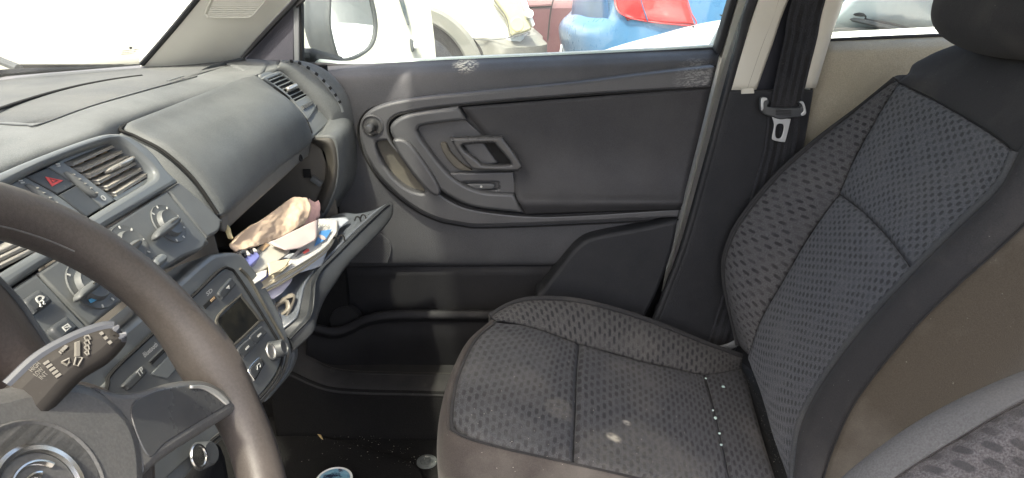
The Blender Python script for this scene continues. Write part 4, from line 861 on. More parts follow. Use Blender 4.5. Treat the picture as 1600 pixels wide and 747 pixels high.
# ------------------------------------------------------------------ open glove box lid
gb = thing('glovebox_lid', 'glove box lid hanging open with two little wire loops on its inner face', 'glove box lid', rel(-.4, 1.0, -.5))
E1 = ((614, 319, 1.2), (612, 334, 1.17), (598, 353, 1.12), (575, 377, 1.05), (543, 409, .97), (523, 437, .91), (507, 461, .86), (499, 480, .83), (494, 496, .81), (488, 514, .79), (457, 543, .775))
E2 = ((608, 317, 1.2), (598, 324, 1.17), (580, 341, 1.12), (555, 365, 1.05), (523, 397, .97), (499, 421, .91), (487, 441, .86), (484, 461, .83), (481, 484, .81), (474, 500, .79), (448, 527, .775))
E3 = ((602, 319, 1.2), (588, 328, 1.17), (570, 344, 1.12), (545, 367, 1.05), (513, 399, .97), (489, 423, .91), (475, 443, .86), (470, 462, .83), (466, 484, .81), (460, 497, .79), (438, 517, .775))
H_ = ((532, 333, 1.2), (524, 341, 1.17), (510, 354, 1.12), (490, 372, 1.05), (470, 395, .97), (450, 416, .91), (436, 433, .86), (428, 446, .83), (420, 456, .81), (412, 464, .79), (400, 472, .775))
P3 = lambda q, d=(0, 0, 0): [PY(*p) + Vector(d) for p in q]
patch('outer_panel', [P3(E3, (.0, 0, -.004)), P3(E2), P3(E2, (.002, 0, .001)), P3(E1), [p + Vector((-.006, 0, -.012)) for p in P3(E1)], [p + Vector((-.05, 0, -.045)) for p in P3(E1)], [p + Vector((-.13, 0, -.07)) for p in P3(E1)]], K['lid'], gb, 6, thick=.006)
patch('inner_tray', [P3(E3, (.001, 0, 0)), [a.lerp(b, .25) + Vector((-.004, 0, -.008)) for a, b in zip(P3(E3), P3(H_))], [a.lerp(b, .6) + Vector((-.004, 0, -.008)) for a, b in zip(P3(E3), P3(H_))], P3(H_), [p + Vector((-.05, 0, -.02)) for p in P3(H_)]], mat('lid_inner_plastic', (.085, .095, .11), .35, dust=.2, dcol=(.2, .2, .2)), gb, 6, thick=.004)
for u, v, Y in ((566, 346, 1.13), (532, 379, 1.02)):
    c = PY(u, v, Y) + Vector((-.003, -.002, .004))
    for s in (-1, 1): tube('wire_loop', [c + Vector((-.005 + s * .004, s * .005, .0)), c + Vector((-.001 + s * .004, s * .0055, .007)), c + Vector((.004 + s * .004, s * .005, .006)), c + Vector((.006 + s * .004, s * .004, -.002))], .0014, K['gap'], gb, seg=6)
ct = plate('catch', [(428, 478), (452, 458), (463, 462), (458, 480), (446, 500), (432, 503)], Plane(PY(447, 480, .81), (.5, -.6, .6)), .012, mat('dusty_catch', (.14, .125, .10), .5, dust=.5, dcol=(.3, .26, .2), ds=40), gb, .008, .004, holes=[[(435, 480), (446, 472), (448, 480), (439, 488)]])

# ------------------------------------------------------------------ steering wheel, stalk, cowl
WC = rel(-.2407, .270, -.2417); WN = Vector((math.cos(.509), .004, math.sin(.509))).normalized()
W1 = Vector((0, 0, 1)).cross(WN).normalized(); W2 = WN.cross(W1)
st = thing('steering_wheel', 'worn brown black steering wheel with padded hub and round chrome badge', 'steering wheel', WC)
def wpt(a, r, h=0): return WC + (W1 * math.cos(a) + W2 * math.sin(a)) * r + WN * h
me = tube_mesh('rim', [wpt(2 * math.pi * i / 32, .172) for i in range(32)], .0168, seg=20, closed=True, n=5)
for v in me.vertices:   # thumb swellings where the spokes join
    d = v.co - WC; a = math.atan2(d.dot(W2), d.dot(W1)); r_ = math.hypot(d.dot(W1), d.dot(W2))
    k = max(math.exp(-((a + R(9)) / .24) ** 2), math.exp(-((abs(a) - math.pi + R(9)) / .24) ** 2) if a < 0 else 0)
    c = wpt(a, .172); o_ = v.co - c
    if r_ < .174: v.co = c + o_ * (1 + .38 * k)
link('rim', me, K['wheel'], st, 60)
tube('rim_seam', [wpt(R(x), .172 - .0155, .0062) for x in range(36, 165, 6)], .0007, K['hub'], st, seg=6)
WPL = Plane(WC, WN)
hubl = [(-120, 640), (-60, 612), (0, 601), (36, 593), (75, 588), (110, 587), (143, 594), (168, 606), (188, 622), (214, 652), (230, 692), (236, 747), (230, 800), (205, 850), (160, 890), (60, 925), (-60, 915), (-130, 860), (-150, 740)]
hb = plate('hub_pad', hubl, WPL, .045, K['hub'], st, .012, .010)
plate('hub_shell', [(u + (14 if u > 100 else 0), v + (3 if v < 700 else 0)) for u, v in hubl], WPL, .05, K['wheel'], st, -.006, .006)
BC = WPL(60, 772, .012)
lathe('badge_recess', BC, WN, [(0, .0385), (.001, .0375), (.0008, .037), (-.002, .034), (-.002, 0)], K['hub'], hb, 48)
rg = lathe('badge', BC, WN, [(-.001, .0255), (.002, .0252), (.0035, .0235), (.003, .0215), (.0005, .0205), (.0004, 0)], K['chrome'], hb, 48)
lathe('badge_field', BC + WN * .0004, WN, [(0, .0206), (.0006, .0200), (.0008, 0)], K['hub'], hb, 40)
for k, (a0, rr) in enumerate(((.35, .0150), (.75, .0090))):
    tube('badge_feather', [BC + WN * .0018 + (W1 * math.cos(t) * rr + W2 * math.sin(t) * rr) for t in [a0 + i * (2.6 - a0) / 8 for i in range(9)]], .0018, K['chrome'], rg, seg=8, flat=.6)
bar('badge_arrow', BC + WN * .0018 - W2 * .017, BC + WN * .0018 + W2 * .004, WN, .005, .002, K['chrome'], rg, .0006)
spk = plate('spoke', [(150, 600, 1), (190, 611), (230, 606), (268, 595), (300, 591), (325, 593), (346, 603), (366, 618), (382, 634, 1), (330, 668), (262, 712), (225, 745, 1)], WPL, .03, K['hub'], st, .010, .005)
plate('spoke_recess', [(205, 640), (235, 614), (275, 604), (305, 602), (330, 608), (352, 624), (356, 632), (320, 654), (262, 690), (232, 712)], WPL, .002, K['handle'], spk, .0108, .0008)
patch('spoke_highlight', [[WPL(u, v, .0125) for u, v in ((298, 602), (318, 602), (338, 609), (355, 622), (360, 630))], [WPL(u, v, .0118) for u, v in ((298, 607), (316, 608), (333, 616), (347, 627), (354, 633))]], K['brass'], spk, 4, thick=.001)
SPn = Plane(PY(110, 560, .315), (.45, -.55, .5))
sk_ = thing('wiper_stalk', 'grey wiper control stalk with white printed wiper symbols behind the steering wheel', 'control stalk', PY(60, 600, .36))
plate('lever', [(-30, 640), (15, 595), (62, 553), (118, 522), (160, 508), (180, 507), (195, 518), (198, 531), (170, 561), (125, 590), (80, 640), (40, 680)], SPn, .022, K['stalk'], sk_, .0, .007)
plate('end_button', [(172, 511), (184, 507), (190, 516), (182, 520)], SPn, .018, K['stalkedge'], sk_, .001, .004)
plate('end_button', [(184, 519), (193, 519), (199, 529), (190, 532)], SPn, .018, K['stalkedge'], sk_, .001, .004)
tube('lever_ridge', [SPn(u, v, -.005) for u, v in ((12, 602), (60, 558), (116, 527), (158, 512), (178, 511))], .0034, K['stalkedge'], sk_, seg=8)
def st_line(p, wd=.0012, n_='wiper_symbol'): tube(n_, [SPn(*q, .0008) for q in p], wd / 2, K['dimprint'], sk_, seg=5, smooth=False)
for t, a, b in (('HIGH', (50, 582), (64, 569)), ('LOW', (57, 589), (69, 578)), ('INT', (65, 594), (76, 584))): text(t, SPn, a, b, K['dimprint'], sk_, .0006, 'lever_lettering', .0036, 0)
for i in range(5): bar('position_mark', SPn(71 + i * 4.6, 565 + i * 5, .0006), SPn(74 + i * 4.6, 568.3 + i * 5, .0006), SPn.n, .0028, .0005, K['dimprint'], sk_, 0)
for i in range(4): bar('speed_mark', SPn(93 + i * 2.8, 551.5 - i * 2.5, .0006), SPn(95 + i * 2.9, 550 - i * 3.4, .0006), SPn.n, .0018, .0005, K['dimprint'], sk_, 0)
st_line([(96, 566), (108, 560), (109, 566), (105, 571), (96, 566)])
st_line([(121, 535), (121, 557)], .003); st_line([(119, 558), (129, 559), (122, 572), (116, 570), (119, 558)]); st_line([(118, 536), (124, 533), (122, 540)])
for k in range(4): st_line([(132 + (k % 2), 526 + k * 8), (138, 524 + k * 8), (142 - k, 530 + k * 8), (134 + k, 531 + k * 8), (132, 526 + k * 8)])
for i in range(3): bar('position_mark', SPn(157 + i * 6.5, 519 + i * 7, .0006), SPn(160.5 + i * 6.5, 523 + i * 7, .0006), SPn.n, .0018, .0005, K['dimprint'], sk_, 0)
cw = thing('column_cover', 'brownish grained steering column cover beside the wiper stalk', 'column cover', PY(0, 560, .33))
patch('cover', [[PY(u, v, Y) for u, v, Y in ((-80, 400, .34), (-20, 425, .36), (22, 468, .38), (52, 510, .385), (80, 552, .38))],
                [PY(u, v, Y) for u, v, Y in ((-90, 450, .30), (-30, 465, .325), (14, 492, .345), (46, 530, .35), (74, 566, .35))],
                [PY(u, v, Y) for u, v, Y in ((-90, 540, .30), (-40, 545, .32), (0, 560, .33), (35, 585, .335), (60, 605, .335))],
                [PY(u, v, Y) for u, v, Y in ((-90, 640, .31), (-40, 640, .33), (0, 650, .34), (30, 660, .345), (60, 680, .35))]], K['cowl'], cw, 6, thick=.01)
tube('cover_edge', [PY(u, v, Y) for u, v, Y in ((-22, 423, .362), (22, 466, .382), (52, 508, .387), (80, 550, .382))], .003, K['panel'], cw, seg=8)
# ------------------------------------------------------------------ passenger seat
ps = thing('passenger_seat', 'grey front passenger seat patterned with dark dashes, stained cushion', 'car seat', (.2, 1.0, .3))
CU = Plane(rel(0, .95, -.595), (.308, 0, 1))
cu_rows0 = [((775, 500), (742, 530), (720, 575), (708, 620), (706, 662)), ((812, 508), (778, 545), (757, 590), (745, 637), (740, 687)), ((850, 518), (830, 560), (815, 610), (805, 660), (800, 704)), ((905, 538), (901, 582), (899, 630), (897, 680), (895, 726))]
cu_rows1 = [cu_rows0[-1], ((950, 550), (950, 600), (950, 650), (950, 700), (950, 740)), ((1000, 564), (1003, 617), (1005, 665), (1008, 710), (1010, 752)), ((1052, 576), (1058, 620), (1063, 670), (1068, 715), (1074, 757)), ((1101, 586), (1111, 622), (1121, 665), (1131, 710), (1141, 760))]
def onp(pl, rows, lift=None): return [[pl(u, v, (lift(i, j) if lift else 0)) for j, (u, v) in enumerate(r)] for i, r in enumerate(rows)]
r0 = onp(CU, cu_rows0); r1 = onp(CU, cu_rows1)
for r in (r0[0],):
    for p in r: p.z -= .006
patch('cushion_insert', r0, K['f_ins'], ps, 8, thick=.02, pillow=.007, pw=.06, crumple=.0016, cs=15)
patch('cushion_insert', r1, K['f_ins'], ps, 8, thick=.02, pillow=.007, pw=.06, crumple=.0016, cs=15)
strip_r = [list(cu_rows1[-1]), [(1128, 580), (1139, 621), (1150, 665), (1161, 710), (1174, 759)], [(1158, 577), (1168, 620), (1180, 665), (1193, 710), (1208, 758)]]
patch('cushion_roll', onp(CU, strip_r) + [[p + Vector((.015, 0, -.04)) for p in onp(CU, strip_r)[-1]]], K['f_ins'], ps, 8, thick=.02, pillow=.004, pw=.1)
seam = ((775, 500), (812, 508), (850, 518), (905, 538), (950, 550), (1000, 564), (1052, 576), (1101, 586), (1158, 577))
outl = ((768, 496), (800, 478), (836, 470), (895, 472), (950, 484), (1005, 501), (1055, 520), (1105, 541), (1160, 560))
s_ = [CU(u, v) for u, v in seam]
o_ = [PY(u, v, Y) for (u, v), Y in zip(outl, (1.125, 1.17, 1.19, 1.20, 1.20, 1.20, 1.2, 1.2, 1.195))]
mid_ = [a.lerp(b, .5) + Vector((0, 0, .010 if 0 < i < 8 else .003)) for i, (a, b) in enumerate(zip(s_, o_))]
patch('cushion_bolster', [s_, mid_, o_], K['f_bol'], ps, 9, thick=.015, pillow=.004, pw=.12)
patch('bolster_side', [o_, [p + Vector((0, .035, -.035)) for p in o_], [p + Vector((0, .05, -.10)) for p in o_], [p + Vector((0, .05, -.26)) for p in o_]], K['f_plain'], ps, 6, thick=.01)
edge = [(775, 500), (742, 530), (720, 575), (708, 620), (706, 662), (716, 679), (740, 690), (800, 706), (895, 727), (1010, 753), (1141, 786), (1210, 800)]
e_ = [CU(u, v) + Vector((0, 0, -.006 if i < 5 else 0)) for i, (u, v) in enumerate(edge)]
ctr = CU(900, 600)
def outw(p): d = p - ctr; d.z = 0; d.normalize(); return d
outd = [Vector(q).normalized() for q in ((-.7, .7, 0), (-.9, .4, 0), (-1, .1, 0), (-1, -.1, 0), (-.9, -.4, 0), (-.6, -.8, 0), (-.25, -1, 0), (-.1, -1, 0), (0, -1, 0), (0, -1, 0), (0, -1, 0), (0, -1, 0))]
sk0 = [p + d * .008 + Vector((0, 0, -.012)) for p, d in zip(e_, outd)]
sk1 = [p + d * .013 + Vector((0, 0, -.05)) for p, d in zip(e_, outd)]
sk2 = [p + d * .011 + Vector((0, 0, -.13)) for p, d in zip(e_, outd)]
sk3 = [p + d * .005 + Vector((0, 0, -.26)) for p, d in zip(e_, outd)]
patch('cushion_skirt', [e_, sk0, sk1, sk2, sk3], K['f_skirt'], ps, 8, thick=.01)
tube('cushion_piping', [p + Vector((0, 0, .001)) for p in e_], .0032, K['f_plain'], ps, seg=8)
tube('cushion_seam', [CU(u, v, -.001) for u, v in cu_rows0[-1]], .0018, K['gap'], ps, seg=6)
tube('cushion_seam', [CU(u, v, -.001) for u, v in cu_rows1[-1]], .0016, K['gap'], ps, seg=6)
tube('cushion_seam', [CU(u, v, -.001) for u, v in seam[:-1]], .0016, K['gap'], ps, seg=6)
# hinge gap between cushion and backrest
patch('hinge_cover', [[CU(u, v, -.03) for u, v in ((1150, 560), (1170, 620), (1195, 700), (1215, 790))], [CU(u, v, -.06) for u, v in ((1185, 560), (1215, 640), (1250, 720), (1270, 790))], [CU(u, v, -.05) for u, v in ((1230, 560), (1260, 640), (1290, 720), (1310, 790))]], mat('gritty_hinge_cloth', (.016, .016, .016), .9, dust=.4, dcol=(.08, .075, .07), ds=60), ps, 5, thick=.01)
tube('recline_lever', [PY(u, v, 1.225) for u, v in ((1095, 548), (1115, 547), (1138, 542), (1160, 530))], .0085, K['panel'], ps, seg=8, flat=.6)
# backrest
BK = Plane(rel(.43, 1.0, -.70), (-1, 0, .445))
up_r = [((1405, 130), (1450, 152), (1500, 180), (1550, 210), (1588, 240)), ((1374, 180), (1413, 206), (1461, 237), (1516, 270), (1562, 292)), ((1340, 240), (1376, 268), (1415, 298), (1457, 329), (1500, 352)), ((1312, 303), (1345, 328), (1376, 358), (1403, 390), (1428, 425))]
lo_r = [up_r[-1], ((1270, 362), (1293, 398), (1315, 437), (1334, 475), (1350, 510)), ((1230, 430), (1244, 475), (1260, 515), (1275, 555), (1290, 590)), ((1192, 497), (1206, 540), (1221, 583), (1237, 625), (1252, 662)), ((1177, 537), (1194, 588), (1211, 638), (1226, 690), (1243, 742)), ((1169, 558), (1194, 625), (1213, 690), (1233, 747), (1247, 795))]
patch('back_insert', onp(BK, up_r), K['f_back'], ps, 8, thick=.02, pillow=.006, pw=.05, crumple=.0016, cs=15)
patch('back_insert', onp(BK, lo_r), K['f_back'], ps, 8, thick=.02, pillow=.006, pw=.05, crumple=.0016, cs=15)
inn = [BK(*p) for p in ((1405, 130), (1374, 180), (1340, 240), (1312, 303), (1270, 362), (1230, 430), (1192, 497), (1170, 555))]
out_ = [PY(u, v, Y) for u, v, Y in ((1401, 127, 1.19), (1345, 172, 1.235), (1285, 217, 1.24), (1225, 268, 1.24), (1175, 325, 1.24), (1144, 375, 1.24), (1134, 432, 1.235), (1156, 540, 1.20))]
mid_ = [a.lerp(b, .55) + BK.n * (.012 if 0 < i < 7 else .002) for i, (a, b) in enumerate(zip(inn, out_))]
patch('back_bolster', [inn, mid_, out_], K['f_bbol'], ps, 9, thick=.012, pillow=.004, pw=.1)
patch('bolster_side', [out_, [p + Vector((.04, .03, 0)) for p in out_], [p + Vector((.16, .02, .0)) for p in out_]], K['f_plain'], ps, 6, thick=.01)
yA = [BK(*p) for p in ((1402, 128), (1450, 151), (1500, 179), (1550, 209), (1588, 239), (1625, 265))]
yB = [BK(u, v, -.006) for u, v in ((1418, 116), (1478, 120), (1540, 142), (1588, 168), (1645, 205), (1700, 240))]
yC = [BK(u, v, -.04) for u, v in ((1438, 98), (1484, 76), (1540, 64), (1630, 75), (1710, 110), (1780, 160))]
patch('back_yoke', [yA, yB, yC, [p + Vector((.10, 0, -.03)) for p in yC]], K['f_plain'], ps, 8, thick=.02, pillow=.003, pw=.15)
nb0 = [BK(u, v, .004) for u, v in ((1640, 170), (1588, 240), (1562, 292), (1500, 352), (1428, 425), (1350, 510), (1290, 590), (1252, 662), (1241, 742), (1241, 800))]
nb2 = [PY(u, v, .775) for u, v in ((1700, 240), (1660, 290), (1602, 348), (1550, 397), (1490, 450), (1420, 520), (1340, 620), (1305, 690), (1286, 747), (1280, 800))]
nb1 = [a.lerp(b, .5) + BK.n * .020 for a, b in zip(nb0, nb2)]
patch('near_bolster', [nb0, nb1, nb2], K['f_plain'], ps, 8, thick=.012)
sd0 = nb2
sd1 = [p + Vector((.05, -.012, -.01)) for p in nb2]; sd2 = [p + Vector((.14, -.014, -.02)) for p in nb2]; sd3 = [p + Vector((.22, .02, -.03)) for p in nb2]
patch('back_side', [sd0, sd1, sd2, sd3], K['f_side'], ps, 6, thick=.01, pillow=.004, pw=.2)
tube('back_piping', [p + BK.n * .002 for p in nb0[1:]], .0062, K['piping'], ps, seg=10)
tube('side_seam', [p + Vector((0, -.001, 0)) for p in nb2], .0016, K['gap'], ps, seg=6)
tube('back_seam', [BK(u, v, -.0005) for u, v in up_r[-1]], .0014, K['f_plain'], ps, seg=6)
tube('back_seam', [p + BK.n * -.001 for p in inn], .0016, K['gap'], ps, seg=6)
tube('back_seam', [p + BK.n * -.0005 for p in yA], .0018, K['gap'], ps, seg=6)
tube('bolster_piping', [p + BK.n * .001 for p in out_], .0025, K['f_plain'], ps, seg=6)
upv = Vector((.445, 0, 1)).normalized()
box('back_shell', BK.p + upv * .31 - BK.n * .15, (.055, .195, .235), K['f_plain'], ps, (BK.n, (0, 1, 0), upv), bevel=.045, seg=4)
# headrest
bm = bmesh.new(); bmesh.ops.create_cube(bm, size=2); bmesh.ops.subdivide_edges(bm, edges=bm.edges[:], cuts=7, use_grid_fill=True)
hc = Vector((.722, .985, 1.119)); hn = Vector((-.93, 0, .37)); hz_ = Vector((.37, 0, .93))
for v in bm.verts:
    p = v.co.copy(); m_ = (abs(p.x) ** 4 + abs(p.y) ** 4 + abs(p.z) ** 4) ** .25
    p = p / m_
    p = p.lerp(p.normalized() * 1.08, .35)
    v.co = hc + hn * p.x * .062 + Vector((0, 1, 0)) * p.y * .150 + hz_ * p.z * .114
me = bpy.data.meshes.new('headrest'); bm.to_mesh(me); bm.free()
hr = link('headrest', me, K['f_plain'], ps, 60); sb = hr.modifiers.new('s', 'SUBSURF'); sb.levels = 1; sb.render_levels = 2
for y in (.92, 1.03): tube('headrest_post', [(.735, y, 1.06), (.72, y, .98)],   .006, K['seal'], hr, seg=10)

# ------------------------------------------------------------------ driver seat
ds = thing('driver_seat', 'edge of the driver seat backrest with a pale grey piped border in the near corner', 'car seat', (.5, .3, .3))
p0 = [PY(u, v, .475) for u, v in ((1290, 790), (1330, 749), (1390, 702), (1450, 663), (1520, 627), (1605, 591), (1700, 560))]
p1 = [PY(u, v, .452) for u, v in ((1340, 800), (1392, 752), (1450, 713), (1510, 677), (1565, 645), (1640, 608), (1720, 580))]
p2 = [PY(u, v, .41) for u, v in ((1480, 850), (1530, 810), (1580, 765), (1630, 725), (1680, 690), (1740, 655), (1800, 630))]
p3 = [PY(u, v, .33) for u, v in ((1680, 900), (1730, 850), (1780, 810), (1830, 770), (1880, 740), (1920, 710), (1980, 690))]
patch('back_border', [[p + Vector((.10, .01, -.03)) for p in p0], [p + Vector((.02, .006, -.012)) for p in p0], p0, [a.lerp(b, .5) + Vector((-.003, 0, .004)) for a, b in zip(p0, p1)], p1], K['piping'], ds, 6, thick=.006)
patch('back_face', [p1, [a.lerp(b, .5) + Vector((-.008, 0, .006)) for a, b in zip(p1, p2)], p2, p3, [p + Vector((.01, -.12, -.02)) for p in p3]], K['f_drv'], ds, 7, thick=.02)
tube('back_seam', [p + Vector((-.001, 0, .001)) for p in p1], .0016, K['f_plain'], ds, seg=6)

# ------------------------------------------------------------------ centre pillar and belt
cp_ = thing('centre_pillar', 'centre door pillar trimmed beige above and black below', 'door pillar', (.6, 1.3, .25))
PL = Plane((0, 1.285, H), (.10, -1, 0)); PL.p = PY(1190, 140, 1.285)
patch('pillar_seal', [[PL(u + d, v, l) for d, l in ((0, -.012), (4, .004), (12, .006), (20, -.004))] for u, v in ((1236, -180), (1166, 0), (1150, 60), (1128, 142), (1097, 260), (1063, 380), (1037, 450), (1015, 505), (985, 570))], K['seal'], cp_, 6, thick=.01)
patch('upper_trim', [[PL(u, v, l) for u, l in ((a, -.004), (a + 5, .004), (b - 8, .006), (b, .002), (b + 1, -.02))] for v, a, b in ((-180, 1250, 1310), (0, 1184, 1231), (70, 1161, 1206), (141, 1138, 1181))], K['beige'], cp_, 6, thick=.006)
tube('trim_groove', [PL(u, v, .005) for u, v in ((1262, -180), (1216, 0), (1190, 72), (1167, 139))], .0012, K['recess'], cp_, seg=6)
patch('upper_trim', [[PL(u, v, l) for u, l in ((a, -.02), (a + 1, .002), (b - 6, .004), (b, -.01))] for v, a, b in ((-180, 1345, 1378), (0, 1287, 1313), (70, 1270, 1290), (137, 1252, 1270))], K['beige'], cp_, 6, thick=.006)
plate('belt_slot', [(1228, 0, 1), (1292, 0, 1), (1256, 143, 1), (1176, 143, 1)], PL, .003, mat('slot_dark', (.012, .014, .022), .7), cp_, -.018, .0005)
plate('belt_slot', [(1286, -180, 1), (1350, -180, 1), (1292, 0, 1), (1228, 0, 1)], PL, .003, K['gap'], cp_, -.0185, .0005)
patch('lower_trim', [[PL(u, v, l) for u, l in ((a - 6, -.012), (a, .0), (a + 8, .007), (a + (b - a) * .5, .009), (b - 4, .008), (b + 1, -.004), (b + 3, -.04))] for v, a, b in ((141, 1139, 1268), (170, 1130, 1263), (200, 1122, 1258), (260, 1107, 1247), (330, 1088, 1232), (400, 1066, 1212), (460, 1043, 1190), (520, 1020, 1160), (580, 995, 1130))], K['pillar'], cp_, 6, thick=.01)
plate('slot_lip', [(1159, 139, 1), (1178, 137, 1), (1179, 146, 1), (1159, 147, 1)], PL, .01, K['beige'], cp_, .011, .001)
patch('pillar_return', [[PL(1270 + (137 - v) * .30, v, -.004) + Vector((dx, .06 * (dx > 0), 0)) for dx in (0, .03)] for v in (-180, 0, 137, 260, 400)], K['seal'], cp_, 4, thick=.004)
box('pillar_foot', (.66, 1.36, .28), (.34, .05, .16), K['pillar'], cp_, bevel=.01)
bl = thing('seat_belt', 'black seat belt with bright metal tongue hanging down the centre pillar', 'seat belt', PL(1220, 180, .02))
webm = fabric('belt_weave', (.020, .021, .024), (.010, .010, .011), .0155, 9, .3, .6, stain=.05)
bl_rows = [[PL(u, v, .012 if v < 150 else .018) for u in (a, (a + b) / 2, b)] for v, a, b in ((-180, 1302, 1350), (0, 1238, 1290), (60, 1226, 1277), (120, 1213, 1262), (172, 1203, 1251))]
patch('webbing', bl_rows, webm, bl, 6, thick=.0014)
bl2 = [[PL(u, v, .0125 - .003 * (v > 300)) for u in (a, (a + b) / 2, b)] for v, a, b in ((176, 1200, 1250), (230, 1194, 1246), (320, 1170, 1222), (430, 1138, 1190), (540, 1105, 1158))]
patch('webbing', bl2, webm, bl, 6, thick=.0014)
tg = plate('tongue_grip', [(1190, 155), (1199, 153), (1202, 160), (1203, 168), (1249, 169), (1250, 161), (1256, 159), (1260, 176), (1252, 183), (1237, 184), (1221, 187), (1207, 183), (1192, 176)], PL, .012, K['button'], bl, .028, .003)
for q in ([(1190, 155), (1197, 153), (1199, 156), (1194, 159), (1193, 170), (1190, 172)], [(1250, 160), (1256, 160), (1260, 176), (1254, 181), (1252, 178), (1256, 173), (1254, 164)]): plate('grip_edge', q, PL, .004, K['steel'], tg, .0295, .001)
for i in range(4): bar('grip_rib', PL(1212, 172 + i * 2.3, .0282), PL(1236, 173 + i * 2.3, .0282), PL.n, .0016, .0012, K['black'], tg, 0)
plate('tongue_plate', [(1207, 183, 1), (1236, 186, 1), (1228, 218), (1224, 222), (1209, 219), (1207, 214), (1210, 196)], PL, .003, K['steel'], bl, .024, .0008, holes=[[(1214, 195), (1225, 196), (1221, 215), (1212, 214)]])
# ------------------------------------------------------------------ rear door
rdr = thing('rear_door', 'grey rear door trim lit behind the front seat, with its window above', 'car door', (1.1, 1.36, .3))
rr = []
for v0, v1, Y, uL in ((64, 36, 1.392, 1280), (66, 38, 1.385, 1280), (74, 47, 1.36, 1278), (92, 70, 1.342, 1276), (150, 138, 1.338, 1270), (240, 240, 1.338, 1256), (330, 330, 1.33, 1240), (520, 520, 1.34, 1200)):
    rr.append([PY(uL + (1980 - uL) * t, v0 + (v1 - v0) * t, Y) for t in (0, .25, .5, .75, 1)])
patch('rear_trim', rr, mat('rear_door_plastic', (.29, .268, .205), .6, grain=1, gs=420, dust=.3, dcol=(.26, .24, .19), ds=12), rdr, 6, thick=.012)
tube('belt_seal', [PY(u, v, 1.39) for u, v in ((1285, 63.5), (1400, 58), (1560, 52))], .004, K['seal'], rdr, seg=6)
GR = plane3(PY(1290, 64, 1.395), PY(1500, 55, 1.395), PY(1400, -60, 1.37))
plate('window_glass', [(1292, 68, 1), (1330, -60, 1), (1400, -220, 1), (1700, -220, 1), (1620, 55, 1)], GR, .004, K['glass'], rdr, 0, .0005)
tube('window_frame', [PY(u, v, 1.375) for u, v in ((1292, 66), (1303, 33), (1315, 0), (1375, -170))], .005, K['seal'], rdr, seg=8)
box('outer_skin', (1.45, 1.455, .60), (.50, .012, .325), K['whitebody'], rdr, bevel=.008)  # also unseen, added to block light leaking past the rear trim
OP = Plane((0, 1.415, H), (0, -1, 0))
plate('outer_panel', [(1108, 75, 1), (1150, 0, 1), (1260, -230, 1), (1420, -230, 1), (1308, 0, 1), (1292, 62, 1), (1230, 560, 1), (985, 560, 1)], OP, .02, K['whitebody'], cp_, 0, .004)  # unseen panel behind the pillar, added to shut out stray sun
# ------------------------------------------------------------------ sill
si = thing('door_sill', 'scuffed black plastic sill trim under the front door', 'sill trim', (0, 1.27, .25))
a0 = ((420, 492), (455, 512), (485, 532), (515, 552), (560, 563), (640, 566), (720, 567), (1000, 576))
a1 = ((418, 530), (455, 545), (487, 560), (517, 575), (560, 581), (640, 583), (720, 585), (1000, 593))
a2 = ((415, 560), (452, 575), (484, 590), (515, 600), (560, 604), (640, 606), (720, 608), (1000, 614))
patch('sill_trim', [[PY(u, v, 1.31) for u, v in a0], [PY(u, v, 1.275) for u, v in a1], [PY(u, v, 1.27) + Vector((0, 0, .0)) for u, v in a1], [PY(u, v, 1.235) for u, v in a2], [PY(u, v, 1.225) + Vector((0, 0, -.02)) for u, v in a2]], K['sillm'], si, 6, thick=.008)
patch('sill_carpet', [[PY(u, v, 1.228) + Vector((0, 0, -.008)) for u, v in a2], [Vector((PY(u, v, 1.22).x, 1.215, .16)) for u, v in a2]], K['carpet'], si, 6, thick=.004)
tube('sill_seam', [PY(u, v - .5, 1.273) for u, v in a1[2:]], .0015, K['recess'], si, seg=6)
# ------------------------------------------------------------------ floor mat and litter
FZ = .168
fm = thing('floor_mat', 'black carpet mat in the passenger footwell sprinkled with crumbs', 'floor mat', PZ(560, 720, FZ))
FPm = Plane((0, 0, FZ), (0, 0, 1))
plate('mat', [(300, 640), (430, 658), (470, 672), (560, 697), (640, 722), (662, 745), (675, 800), (600, 900), (300, 900)], FPm, .008, K['carpet'], fm, .009, .003)
fs = lathe('mat_fastener', FPm(667, 722, .001), (0, 0, 1), [(0, .022), (.003, .021), (.004, .014), (.002, .012), (.002, .007), (.005, .006), (.005, 0)], mat('clear_plastic', (.10, .11, .11), .2), None, 28)
tag(fs, 'round clear plastic mat fastener on the carpet beside the seat', 'fastener')
lf = patch('dry_leaf', [[FPm(494, 672, .012), FPm(497, 671, .013)], [FPm(495, 677, .014), FPm(502, 680, .012)], [FPm(502, 685, .013), FPm(505, 687, .012)]], K['leaf'], None, 3, thick=.0008)
tag(lf, 'small dry tan leaf lying among the crumbs in the footwell', 'leaf')
V = []; Fc = []
rnd = random.Random(3)
def bit(p, s, Vv, Ff):
    b0 = len(Vv)
    for d in ((1, 0, 0), (-.5, .8, 0), (-.5, -.8, .1), (0, .1, .8)):
        Vv.append(p + Vector(d) * s * rnd.uniform(.5, 1.2))
    for f in ((0, 1, 2), (0, 1, 3), (1, 2, 3), (0, 2, 3)): Ff.append(tuple(b0 + x for x in f))
for i in range(200):
    t = rnd.random(); u = 460 + 240 * t + rnd.gauss(0, 14); v = 668 + 60 * t + rnd.gauss(0, 15)
    if rnd.random() < .25: u = rnd.uniform(460, 700); v = rnd.uniform(620, 750)
    bit(FPm(u, v, .010), rnd.choice((.0004, .0005, .0006, .0008, .0016)), V, Fc)
cr_ = link('crumbs', newmesh('crumbs', V, Fc), K['crumb']); cr_['kind'] = 'stuff'; tag(cr_, 'pale crumbs scattered over the black footwell carpet', 'crumbs')
V = []; Fc = []
